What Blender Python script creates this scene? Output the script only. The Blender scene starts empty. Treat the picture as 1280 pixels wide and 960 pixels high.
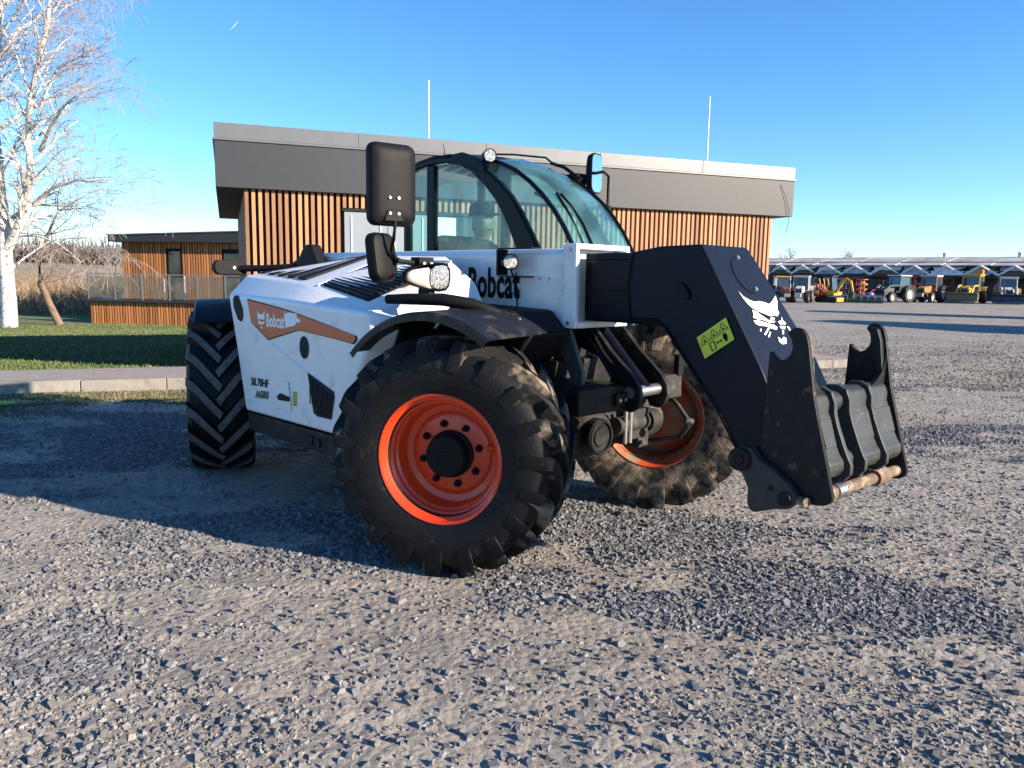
import bpy, bmesh, math, random
import numpy as np
from mathutils import Vector, Matrix
R = math.radians
PI = math.pi
random.seed(7)
rng = np.random.default_rng(7)
C = bpy.context.scene.collection
SC = bpy.context.scene

# ------------------------------------------------------------------ camera, sky, sun, exposure
CAMH, PITCH, ROLL = 1.539, 0.1391, 0.0168
cd = bpy.data.cameras.new('camera'); cam = bpy.data.objects.new('camera', cd); C.objects.link(cam)
cd.sensor_fit = 'HORIZONTAL'; cd.sensor_width = 36.0; cd.lens = 27.0
cd.clip_start = 0.05; cd.clip_end = 30000
cam.matrix_world = Matrix.Translation((0, 0, CAMH)) @ Matrix.Rotation(PI / 2 - PITCH, 4, 'X') @ Matrix.Rotation(ROLL, 4, 'Z')
SC.camera = cam

SUN_EL = R(19.5)
SUN_AZ = math.atan2(0.910, -0.415)          # clockwise from +Y
sdir = Vector((math.sin(SUN_AZ) * math.cos(SUN_EL), math.cos(SUN_AZ) * math.cos(SUN_EL), math.sin(SUN_EL)))
W = bpy.data.worlds.new('World'); SC.world = W; W.use_nodes = True
nt = W.node_tree
sky = nt.nodes.new('ShaderNodeTexSky'); sky.sky_type = 'NISHITA'; sky.sun_disc = False
sky.sun_elevation = SUN_EL; sky.sun_rotation = SUN_AZ
sky.air_density = 0.9; sky.dust_density = 0.0; sky.ozone_density = 5.0; sky.altitude = 200
bg = nt.nodes['Background']; bg.inputs['Strength'].default_value = 0.102
hs = nt.nodes.new('ShaderNodeHueSaturation'); hs.inputs['Saturation'].default_value = 1.12
nt.links.new(sky.outputs[0], hs.inputs['Color']); nt.links.new(hs.outputs[0], bg.inputs[0])
sl = bpy.data.lights.new('sun', 'SUN'); sl.energy = 5.0; sl.angle = R(0.55); sl.color = (1.0, 0.85, 0.68)
so = bpy.data.objects.new('sun', sl); C.objects.link(so)
so.rotation_euler = (-sdir).to_track_quat('-Z', 'Y').to_euler()
SC.view_settings.view_transform = 'Standard'; SC.view_settings.look = 'None'
SC.view_settings.exposure = 1.38; SC.view_settings.gamma = 1.0
SC.view_settings.use_curve_mapping = False

# ------------------------------------------------------------------ materials
MATS = {}
def mat(name, col, rough=0.6, metal=0.0, var=0.0, vscale=8.0, col2=None, lo=0.4, hi=0.65, bump=0.0, bscale=40.0,
        coat=0.0, spec=0.5, island=0.0, emit=None, stretch=None, col3=None, s3=30.0, lo3=0.55, hi3=0.7):
    if name in MATS: return MATS[name]
    m = bpy.data.materials.new(name); m.use_nodes = True; MATS[name] = m
    n = m.node_tree.nodes; l = m.node_tree.links
    b = n['Principled BSDF']
    b.inputs['Roughness'].default_value = rough; b.inputs['Metallic'].default_value = metal
    b.inputs['Coat Weight'].default_value = coat; b.inputs['Specular IOR Level'].default_value = spec
    tc = n.new('ShaderNodeTexCoord'); src = tc.outputs['Object']
    if stretch:
        mp = n.new('ShaderNodeMapping'); mp.inputs['Scale'].default_value = stretch
        l.new(src, mp.inputs[0]); src = mp.outputs[0]
    c = n.new('ShaderNodeRGB'); c.outputs[0].default_value = (*col, 1); out = c.outputs[0]
    def noise(s, det=6, ro=.6):
        t = n.new('ShaderNodeTexNoise'); t.inputs['Scale'].default_value = s; t.inputs['Detail'].default_value = det
        t.inputs['Roughness'].default_value = ro; l.new(src, t.inputs['Vector']); return t.outputs['Fac']
    def ramp(f, a, bb):
        r = n.new('ShaderNodeMapRange'); r.inputs[1].default_value = a; r.inputs[2].default_value = bb
        l.new(f, r.inputs[0]); return r.outputs[0]
    def mix(f, a, bcol):
        x = n.new('ShaderNodeMix'); x.data_type = 'RGBA'; l.new(f, x.inputs[0]); l.new(a, x.inputs[6])
        if isinstance(bcol, tuple): x.inputs[7].default_value = (*bcol, 1)
        else: l.new(bcol, x.inputs[7])
        return x.outputs[2]
    if col2 is not None: out = mix(ramp(noise(vscale), lo, hi), out, col2)
    if col3 is not None: out = mix(ramp(noise(s3), lo3, hi3), out, col3)
    if var > 0:
        h = n.new('ShaderNodeHueSaturation'); l.new(out, h.inputs['Color'])
        l.new(ramp(noise(vscale * 2.3), .25, .75), h.inputs['Value'])
        h.inputs['Value'].default_value = 1
        mr = n.new('ShaderNodeMapRange'); mr.inputs[1].default_value = .25; mr.inputs[2].default_value = .75
        mr.inputs[3].default_value = 1 - var; mr.inputs[4].default_value = 1 + var
        l.new(noise(vscale * 2.3), mr.inputs[0]); l.new(mr.outputs[0], h.inputs['Value']); out = h.outputs[0]
    if island > 0:
        g = n.new('ShaderNodeNewGeometry'); oi = n.new('ShaderNodeObjectInfo')
        a = n.new('ShaderNodeMath'); a.operation = 'ADD'; l.new(g.outputs['Random Per Island'], a.inputs[0]); l.new(oi.outputs['Random'], a.inputs[1])
        fr = n.new('ShaderNodeMath'); fr.operation = 'FRACT'; l.new(a.outputs[0], fr.inputs[0])
        mr = n.new('ShaderNodeMapRange'); mr.inputs[3].default_value = 1 - island; mr.inputs[4].default_value = 1 + island
        l.new(fr.outputs[0], mr.inputs[0])
        h = n.new('ShaderNodeHueSaturation'); l.new(out, h.inputs['Color']); l.new(mr.outputs[0], h.inputs['Value']); out = h.outputs[0]
    l.new(out, b.inputs['Base Color'])
    if bump > 0:
        bp = n.new('ShaderNodeBump'); bp.inputs['Strength'].default_value = bump; bp.inputs['Distance'].default_value = .02
        l.new(noise(bscale, 8, .65), bp.inputs['Height']); l.new(bp.outputs[0], b.inputs['Normal'])
    if emit:
        b.inputs['Emission Color'].default_value = (*emit[0], 1); b.inputs['Emission Strength'].default_value = emit[1]
    return m

def glass(name, tint, fog, fogcol=(.75, .82, .8), fs=9.0, flo=.35, fhi=.65):
    m = bpy.data.materials.new(name); m.use_nodes = True; MATS[name] = m
    n = m.node_tree.nodes; l = m.node_tree.links
    n.remove(n['Principled BSDF']); o = n['Material Output']
    tr = n.new('ShaderNodeBsdfTransparent'); tr.inputs[0].default_value = (*tint, 1)
    df = n.new('ShaderNodeBsdfDiffuse'); df.inputs[0].default_value = (*fogcol, 1)
    tl = n.new('ShaderNodeBsdfTranslucent'); tl.inputs[0].default_value = (*fogcol, 1)
    ad = n.new('ShaderNodeMixShader'); ad.inputs[0].default_value = .5; l.new(df.outputs[0], ad.inputs[1]); l.new(tl.outputs[0], ad.inputs[2])
    tc = n.new('ShaderNodeTexCoord'); t = n.new('ShaderNodeTexNoise'); t.inputs['Scale'].default_value = fs; t.inputs['Detail'].default_value = 7
    l.new(tc.outputs['Object'], t.inputs['Vector'])
    r = n.new('ShaderNodeMapRange'); r.inputs[1].default_value = flo; r.inputs[2].default_value = fhi
    r.inputs[3].default_value = fog * .35; r.inputs[4].default_value = fog; l.new(t.outputs[0], r.inputs[0])
    m1 = n.new('ShaderNodeMixShader'); l.new(r.outputs[0], m1.inputs[0]); l.new(tr.outputs[0], m1.inputs[1]); l.new(ad.outputs[0], m1.inputs[2])
    gl = n.new('ShaderNodeBsdfGlossy'); gl.inputs['Roughness'].default_value = .03
    lw = n.new('ShaderNodeLayerWeight'); lw.inputs['Blend'].default_value = .5
    pw = n.new('ShaderNodeMath'); pw.operation = 'POWER'; pw.inputs[1].default_value = 4.5; l.new(lw.outputs['Facing'], pw.inputs[0])
    fr = n.new('ShaderNodeMapRange'); fr.inputs[3].default_value = .05; fr.inputs[4].default_value = 1.0; l.new(pw.outputs[0], fr.inputs[0])
    m2 = n.new('ShaderNodeMixShader'); l.new(fr.outputs[0], m2.inputs[0]); l.new(m1.outputs[0], m2.inputs[1]); l.new(gl.outputs[0], m2.inputs[2])
    l.new(m2.outputs[0], o.inputs[0]); return m

mat('white_paint', (.74, .75, .75), .38, var=.03, vscale=3, coat=.25, col3=(.50, .46, .40), s3=9, lo3=.56, hi3=.9)
mat('dark_paint', (.0035, .0045, .009), .30, var=.25, vscale=6, spec=.12, col2=(.007, .007, .011), bump=.04, bscale=60)
mat('head_paint', (.0055, .0068, .013), .36, var=.2, vscale=10, spec=.16, bump=.12, bscale=220)
mat('hitch_paint', (.010, .0105, .0115), .42, spec=.2, var=.3, vscale=9, col3=(.16, .10, .06), s3=18, lo3=.62, hi3=.8, bump=.1)
mat('hitch_steel', (.030, .032, .032), .42, spec=.3, var=.25, vscale=9, col3=(.12, .085, .06), s3=14, lo3=.6, hi3=.85, bump=.08)
mat('chassis_grey', (.05, .05, .052), .5, var=.2, vscale=12)
mat('chassis_paint', (.008, .008, .009), .5, spec=.2, var=.3, vscale=12, col3=(.05, .04, .03), s3=9, lo3=.5, hi3=.8, bump=.15)
mat('axle_mud', (.016, .015, .014), .75, var=.3, vscale=14, col3=(.12, .095, .07), s3=11, lo3=.52, hi3=.78, bump=.4)
mat('black_plastic', (.008, .008, .0092), .55, spec=.12, var=.2, vscale=15, bump=.06, bscale=300)
mat('fender_plastic', (.009, .0095, .011), .42, spec=.3, var=.2, vscale=10, col3=(.13, .105, .08), s3=6, lo3=.52, hi3=.75, bump=.08, bscale=200)
mat('blue_plastic', (.005, .006, .012), .45, spec=.25, var=.2, vscale=10)
mat('orange_paint', (.60, .045, .008), .34, var=.08, vscale=10, coat=.3, col3=(.45, .12, .05), s3=22, lo3=.62, hi3=.9)
mat('orange_mud', (.45, .055, .012), .5, var=.1, vscale=10, col3=(.23, .16, .10), s3=7, lo3=.42, hi3=.6)
mat('rubber', (.0055, .0057, .0066), .58, spec=.25, var=.3, vscale=16, col3=(.07, .06, .05), s3=8, lo3=.6, hi3=.85, bump=.25, bscale=70)
mat('rubber_mud', (.016, .015, .0145), .8, spec=.2, var=.3, vscale=16, col3=(.22, .17, .125), s3=9, lo3=.40, hi3=.62, bump=.5, bscale=60)
mat('lug_dust', (.10, .098, .092), .85, var=.3, vscale=16, col3=(.03, .03, .03), s3=24, lo3=.5, hi3=.75, bump=.3, bscale=70)
mat('lug_mud', (.008, .008, .0085), .75, spec=.25, var=.3, vscale=16, col3=(.22, .18, .135), s3=4.5, lo3=.52, hi3=.62, bump=.4, bscale=70)
mat('decal_orange', (.55, .105, .03), .4, var=.05)
mat('decal_white', (.8, .8, .8), .4, var=.03)
mat('decal_black', (.006, .006, .008), .6, spec=.15, var=.03)
mat('decal_green', (.01, .10, .06), .4, var=.03)
mat('sticker', (.56, .62, .04), .4, var=.05)
mat('lens', (.42, .43, .44), .22, metal=.55, var=.25, vscale=22, bump=.9, bscale=70, coat=.6)
mat('indicator', (.5, .45, .38), .2, var=.1, coat=.6, col2=(.8, .38, .1), lo=.6, hi=.75, vscale=14)
mat('steel', (.45, .44, .42), .35, metal=.9, var=.2, vscale=20)
mat('rust', (.12, .075, .045), .8, var=.35, vscale=20, col3=(.24, .2, .16), s3=25, lo3=.5, hi3=.62, bump=.3)
mat('mirror_glass', (.9, .9, .9), .02, metal=1)
mat('mesh_vent', (.010, .010, .011), .8, var=.3, vscale=200, bump=.6, bscale=260)
mat('louvre', (.016, .014, .013), .6, spec=.2, var=.2, vscale=40)
mat('cab_trim', (.004, .0048, .009), .3, spec=.1, var=.15, vscale=10)
mat('seat_cloth', (.03, .03, .033), .85, var=.2)
mat('skin', (.30, .155, .105), .55, var=.08)
mat('jacket', (.014, .016, .022), .85, var=.3, vscale=12)
mat('cap_cloth', (.012, .013, .016), .9, var=.2)
mat('trousers', (.04, .045, .06), .9, var=.2)
glass('cab_glass', (.66, .90, .86), .12, (.72, .86, .83))
glass('screen_glass', (.30, .74, .77), .40, (.30, .68, .70), 4.0)
glass('clear_glass', (.8, .86, .84), .12)
glass('rail_glass', (.75, .78, .75), .35, (.5, .5, .46), 2.0)
mat('window_dark', (.02, .024, .028), .06, var=.2, vscale=3, spec=.8)
mat('batten_wood', (.34, .165, .075), .65, var=.3, vscale=5, stretch=(9, 9, .7), island=.4, bump=.12, bscale=30)
mat('batten_aged', (.40, .165, .055), .65, var=.25, vscale=5, stretch=(9, 9, .7), island=.35, bump=.12, bscale=30)
mat('wall_membrane', (.010, .009, .008), .9, var=.2)
mat('fascia_sheet', (.024, .026, .031), .55, var=.1, vscale=3, bump=.02, bscale=25)
mat('roof_flashing', (.13, .135, .14), .42, metal=.2, var=.06, vscale=2, bump=.03, bscale=9)
mat('door_panel', (.20, .235, .265), .45, var=.04, vscale=3)
mat('white_panel', (.78, .78, .76), .5, var=.03)
mat('rod_white', (.72, .72, .70), .5, var=.03)
mat('kerb_concrete', (.26, .24, .21), .9, var=.14, vscale=6, col3=(.17, .15, .125), s3=5, lo3=.45, hi3=.7, bump=.6, bscale=60, island=.10)
mat('paving', (.27, .235, .21), .9, var=.15, vscale=2.5, col3=(.2, .19, .17), s3=14, bump=.3, bscale=60)
mat('lawn_soil', (.09, .14, .035), .95, var=.3, vscale=6, col2=(.13, .13, .055), bump=.6, bscale=30)
mat('grass', (.075, .115, .030), .8, island=.45, var=.1, vscale=.6, col2=(.15, .135, .065), lo=.45, hi=.65)
mat('verge_grass', (.09, .10, .04), .85, island=.45, var=.1, vscale=.9, col2=(.17, .14, .08))
mat('birch_bark', (.60, .57, .53), .75, var=.15, vscale=4, col3=(.09, .075, .065), s3=4, lo3=.56, hi3=.66, bump=.3, stretch=(1, 1, 2.2))
mat('birch_twig', (.34, .30, .285), .8, var=.2, vscale=2)
mat('brown_bark', (.17, .12, .085), .9, var=.3, vscale=6, bump=.4)
mat('brush', (.27, .20, .125), .95, island=.45, var=.2, vscale=.3)
mat('far_tree', (.10, .085, .075), .95, island=.35, var=.2, vscale=.05)
mat('field', (.30, .21, .16), .95, var=.1, vscale=.02, col2=(.16, .17, .08))
mat('stone', (.150, .150, .155), .88, spec=.2, island=.4, var=.18, vscale=30, bump=.2, bscale=120)
mat('pale_stone', (.225, .212, .192), .9, spec=.2, island=.22, var=.18, vscale=30, bump=.2, bscale=120)
mat('shed_roof', (.44, .44, .44), .9, spec=.1, var=.15, vscale=.5, col2=(.30, .27, .25), bump=.1, bscale=3)
mat('shed_white', (.72, .70, .66), .6, var=.12, vscale=.6)
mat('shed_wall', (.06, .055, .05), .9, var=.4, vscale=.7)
mat('shed_brown', (.13, .08, .05), .9, var=.3, vscale=.7)
for nm, cc in dict(v_red=(.26, .025, .02), v_yellow=(.48, .29, .03), v_white=(.52, .51, .48), v_orange=(.42, .15, .04), v_black=(.02, .022, .022),
                   v_green=(.03, .08, .06), v_blue=(.02, .045, .12), v_grey=(.22, .22, .22), v_violet=(.12, .08, .22), v_pink=(.38, .03, .05), v_olive=(.12, .11, .07), v_navy=(.015, .025, .055)).items():
    mat(nm, cc, .5, var=.15, vscale=2, col3=tuple(.5 * a + .06 for a in cc), s3=3)
mat('v_rubber', (.02, .02, .021), .8, var=.3, vscale=3)
mat('v_glass', (.03, .055, .075), .08, spec=.9)
mat('contrail', (.9, .9, .9), 1)

# ------------------------------------------------------------------ mesh helpers
class MB:
    def __init__(s): s.v = []; s.f = []
    def add(s, vs, fs):
        o = len(s.v); s.v += [tuple(map(float, p)) for p in vs]; s.f += [tuple(i + o for i in f) for f in fs]; return s
    def box(s, a, b, M=None):
        x0, y0, z0 = a; x1, y1, z1 = b
        vs = [(x0,y0,z0),(x1,y0,z0),(x1,y1,z0),(x0,y1,z0),(x0,y0,z1),(x1,y0,z1),(x1,y1,z1),(x0,y1,z1)]
        if M is not None: vs = [M @ Vector(p) for p in vs]
        return s.add(vs, [(0,3,2,1),(4,5,6,7),(0,1,5,4),(1,2,6,5),(2,3,7,6),(3,0,4,7)])
    def cbox(s, c, d, M=None):
        return s.box([c[i]-d[i]/2 for i in range(3)], [c[i]+d[i]/2 for i in range(3)], M)
    def prism(s, poly, ax, a, b):
        """poly: 2D points; extruded along axis ax from a to b.  x:(y,z) y:(x,z) z:(x,y); a, b may be per-vertex lists"""
        n = len(poly)
        def P(p, t):
            return {'x': (t, p[0], p[1]), 'y': (p[0], t, p[1]), 'z': (p[0], p[1], t)}[ax]
        A = a if isinstance(a, (list, tuple)) else [a]*n
        Bq = b if isinstance(b, (list, tuple)) else [b]*n
        vs = [P(p, A[i]) for i, p in enumerate(poly)] + [P(p, Bq[i]) for i, p in enumerate(poly)]
        return s.add(vs, [tuple(range(n)), tuple(range(2*n-1, n-1, -1))] + [(i, (i+1) % n, n+(i+1) % n, n+i) for i in range(n)])
    def lathe(s, prof, M=None, seg=32, close=False):
        """prof: (r, h) about local Z"""
        vs = []; n = len(prof)
        for i in range(seg):
            t = 2*PI*i/seg; c, q = math.cos(t), math.sin(t)
            for r, h in prof: vs.append(Vector((r*c, r*q, h)))
        if M is not None: vs = [M @ v for v in vs]
        fs = []
        m = n if close else n-1
        for i in range(seg):
            j = (i+1) % seg
            for k in range(m):
                k2 = (k+1) % n
                fs.append((i*n+k, j*n+k, j*n+k2, i*n+k2))
        return s.add(vs, fs)
    def cyl(s, p, q, r, r2=None, seg=16, cap=True):
        p, q = Vector(p), Vector(q); d = q-p; L = d.length
        M = Matrix.Translation(p) @ d.to_track_quat('Z', 'Y').to_matrix().to_4x4()
        r2 = r if r2 is None else r2
        return s.lathe(([(0.0005, 0)] if cap else []) + [(r, 0), (r2, L)] + ([(0.0005, L)] if cap else []), M, seg)
    def tube(s, pts, rad, seg=8, cap=True):
        pts = [Vector(p) for p in pts]; n = len(pts)
        rr = rad if isinstance(rad, (list, tuple)) else [rad]*n
        vs = []; up = Vector((0, 0, 1))
        for i, p in enumerate(pts):
            t = (pts[min(i+1, n-1)] - pts[max(i-1, 0)]).normalized()
            a = t.cross(up)
            if a.length < .08: a = t.cross(Vector((0, 1, 0)))
            a.normalize(); b = t.cross(a)
            for k in range(seg):
                th = 2*PI*k/seg; vs.append(p + rr[i]*(math.cos(th)*a + math.sin(th)*b))
        fs = [(i*seg+k, i*seg+(k+1) % seg, (i+1)*seg+(k+1) % seg, (i+1)*seg+k) for i in range(n-1) for k in range(seg)]
        if cap: fs += [tuple(range(seg-1, -1, -1)), tuple(range((n-1)*seg, n*seg))]
        return s.add(vs, fs)
    def loft(s, A, Bq):
        n = len(A); return s.add(list(A)+list(Bq), [(i, i+1, n+i+1, n+i) for i in range(n-1)])
    def build(s, name, m, parent=None, bev=0.0, smooth=None, seg=2, solid=0.0, loc=None, fixn=True):
        me = bpy.data.meshes.new(name); me.from_pydata(s.v, [], s.f); me.update()
        if fixn:
            bm = bmesh.new(); bm.from_mesh(me)
            bmesh.ops.recalc_face_normals(bm, faces=bm.faces); bm.to_mesh(me); bm.free()
        return mkobj(name, me, m, parent, bev, smooth, seg, solid, loc)

def mkobj(name, me, m, parent=None, bev=0, smooth=None, seg=2, solid=0, loc=None):
    o = bpy.data.objects.new(name, me); C.objects.link(o)
    if m: me.materials.append(MATS[m])
    if parent is not None: o.parent = parent
    if loc is not None: o.location = loc
    if solid:
        md = o.modifiers.new('solid', 'SOLIDIFY'); md.thickness = solid; md.offset = 0
    if bev:
        md = o.modifiers.new('bevel', 'BEVEL'); md.width = bev; md.segments = seg; md.limit_method = 'ANGLE'; md.angle_limit = R(28)
        me.shade_smooth(); md.harden_normals = True
    elif smooth is not None:
        me.shade_smooth()
        if smooth < 180: me.set_sharp_from_angle(angle=R(smooth))
    return o
def empty(name, loc=(0, 0, 0), rz=0, parent=None):
    o = bpy.data.objects.new(name, None); C.objects.link(o); o.location = loc; o.rotation_euler = (0, 0, rz)
    o.empty_display_size = .2
    if parent is not None: o.parent = parent
    return o
def tag(o, label, cat, group=None, kind=None):
    o['label'] = label; o['category'] = cat
    if group: o['group'] = group
    if kind: o['kind'] = kind
    return o
def struct(o): o['kind'] = 'structure'; return o
def stuff(o): o['kind'] = 'stuff'; return o
DG = bpy.context.evaluated_depsgraph_get
def text_mesh(txt, size, xs=1.0, bold=.0, shear=0.0, ext=.001):
    cu = bpy.data.curves.new('t', 'FONT'); cu.body = txt; cu.size = size; cu.offset = bold; cu.shear = shear; cu.extrude = ext; cu.space_character = 1.0+bold/size*1.6; cu.resolution_u = 3
    o = bpy.data.objects.new('t', cu); C.objects.link(o)
    me = bpy.data.meshes.new_from_object(o.evaluated_get(DG())); bpy.data.objects.remove(o)
    me.transform(Matrix.Diagonal((xs, 1, 1, 1))); me.materials.clear(); return me
def smooth_poly(me):
    me.shade_smooth()
def roundrect(w, h, r, n=5):
    pts = []
    for cx, cy, a0 in ((w/2-r, h/2-r, 0), (-w/2+r, h/2-r, 90), (-w/2+r, -h/2+r, 180), (w/2-r, -h/2+r, 270)):
        for i in range(n+1):
            a = R(a0+90*i/n); pts.append((cx+r*math.cos(a), cy+r*math.sin(a)))
    return pts

# ------------------------------------------------------------------ ground shape functions
ANG = R(20.3); KD = np.array([math.cos(ANG), math.sin(ANG)]); KN = np.array([-math.sin(ANG), math.cos(ANG)]); K0 = np.array([-5.47, 9.62])
def ab(x, y): return (x-K0[0])*KD[0]+(y-K0[1])*KD[1], (x-K0[0])*KN[0]+(y-K0[1])*KN[1]
def kp(a, b, z=0.0): p = K0+a*KD+b*KN; return (p[0], p[1], z)
def hash2(i, j, s):
    v = np.sin(i*127.1+j*311.7+s*74.7)*43758.5453; return v-np.floor(v)
def vnoise(x, y, s=0):
    i, j = np.floor(x), np.floor(y); fx, fy = x-i, y-j; fx = fx*fx*(3-2*fx); fy = fy*fy*(3-2*fy)
    return (hash2(i, j, s)*(1-fx)+hash2(i+1, j, s)*fx)*(1-fy)+(hash2(i, j+1, s)*(1-fx)+hash2(i+1, j+1, s)*fx)*fy
def fbm(x, y, s=0, o=5, g=.55):
    t = 0; a = 1; n = 0
    for k in range(o): t = t+a*vnoise(x*2**k, y*2**k, s+k*3.1); n += a; a *= g
    return t/n
def sstep(a, b, x): t = np.clip((x-a)/(b-a), 0, 1); return t*t*(3-2*t)
def lawn_z(b): return .05-.038*np.clip(b-1.3, 0, 20.5)
def ground_z(x, y):
    a, b = ab(x, y)
    down = (lawn_z(b)-.05-.10)*sstep(1.3, 2.2, b)*(1-sstep(2.5, 8, a))
    near = sstep(40, 12, np.hypot(x, y))
    und = (.045*(fbm(x*.35, y*.5, 3, 3)-.5)+.03*(fbm(x*1.1+.3*y, y*2.2, 9, 4)-.5)+.012*(fbm(x*6, y*8, 14, 3)-.5)+rut(x, y)[1])*near
    # flatten near the wheels so that they stand on it
    return down+und
def rut(x, y):          # old wheel tracks crossing the foreground, pressed flat with faint lug prints
    w = 0*x; z = 0*x
    for c0, k in ((2.62, .16), (3.55, .13)):
        d = (y-(c0+k*x))/.20; m = np.exp(-d**4)*sstep(.35, .55, fbm(x*.5, y*.5, 81, 3)); s_ = x/.17+np.abs(d)*.55
        w = np.maximum(w, m); z = z-m*(.012+.006*np.sin(2*PI*s_))+.010*np.exp(-((np.abs(d)-1.15)/.25)**2)*sstep(.3, .5, fbm(x*.9, y*.9, 83, 3))
    return w, z
def gravel_mask(x, y):
    n1 = fbm(x*.42+y*.10, y*.95-x*.12, 21, 4); n2 = fbm(x*1.6, y*2.6, 31, 4)
    belt = np.exp(-((y-(4.05-.17*x))/.62)**2)*sstep(2.4, .3, x)
    left = np.exp(-((x+1.9)/1.1)**2-((y-2.9)/.7)**2)
    mid = np.exp(-((x-.9)/1.2)**2-((y-3.9)/.35)**2)
    sand = np.exp(-((x-.45)/.9)**2-((y-2.95)/.35)**2)+np.exp(-((x+.25)/.55)**2-((y-2.75)/.25)**2)+.5*np.exp(-((x+2.4)/.8)**2-((y-3.6)/.22)**2)
    g = .20+2.7*(n1-.5)+1.9*(n2-.5)+.36*belt+.25*left+.08*mid-.5*rut(x, y)[0]-.60*sand-.30*sstep(.9, 1.9, x)*sstep(9, 6, y)-.12*sstep(3.2, 2.4, y)
    return sstep(.34, .98, g)*(1-.65*sstep(9, 16, np.hypot(x, y)))
def moss_mask(x, y):
    a, b = ab(x, y)
    return np.exp(-((b+.85)/.65)**2)*sstep(.24, .48, fbm(x*.8, y*1.6, 55, 4))*sstep(5, 1, a)

# ------------------------------------------------------------------ ground
def axis(lo, hi, step, far, grow=1.12):
    c = list(np.arange(lo, hi, step)); s = step
    l = [c[0]]; 
    while l[-1] > -far: s *= grow; l.append(l[-1]-s)
    s = step; r = [c[-1]]
    while r[-1] < far: s *= grow; r.append(r[-1]+s)
    return np.array(l[:0:-1]+c+r[1:])
def grid_mesh(name, X, Y, Z):
    ny, nx = X.shape
    co = np.stack([X, Y, Z], -1).reshape(-1, 3)
    idx = np.arange(nx*ny).reshape(ny, nx)
    q = np.stack([idx[:-1, :-1], idx[:-1, 1:], idx[1:, 1:], idx[1:, :-1]], -1).reshape(-1, 4)
    me = bpy.data.meshes.new(name); me.vertices.add(len(co)); me.vertices.foreach_set('co', co.ravel())
    me.loops.add(q.size); me.loops.foreach_set('vertex_index', q.ravel())
    me.polygons.add(len(q)); me.polygons.foreach_set('loop_start', np.arange(0, q.size, 4)); me.polygons.foreach_set('loop_total', np.full(len(q), 4))
    me.update(calc_edges=True); me.shade_smooth(); return me
gx = axis(-6.5, 7.0, .045, 9000, 1.13); gy = axis(1.2, 12.5, .045, 9000, 1.13)
GX, GY = np.meshgrid(gx, gy); GZ = ground_z(GX, GY)
gme = grid_mesh('ground', GX, GY, GZ)
at = gme.attributes.new('gravel', 'FLOAT', 'POINT'); at.data.foreach_set('value', gravel_mask(GX, GY).ravel().astype(np.float32))
at = gme.attributes.new('moss', 'FLOAT', 'POINT'); at.data.foreach_set('value', moss_mask(GX, GY).ravel().astype(np.float32))
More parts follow.
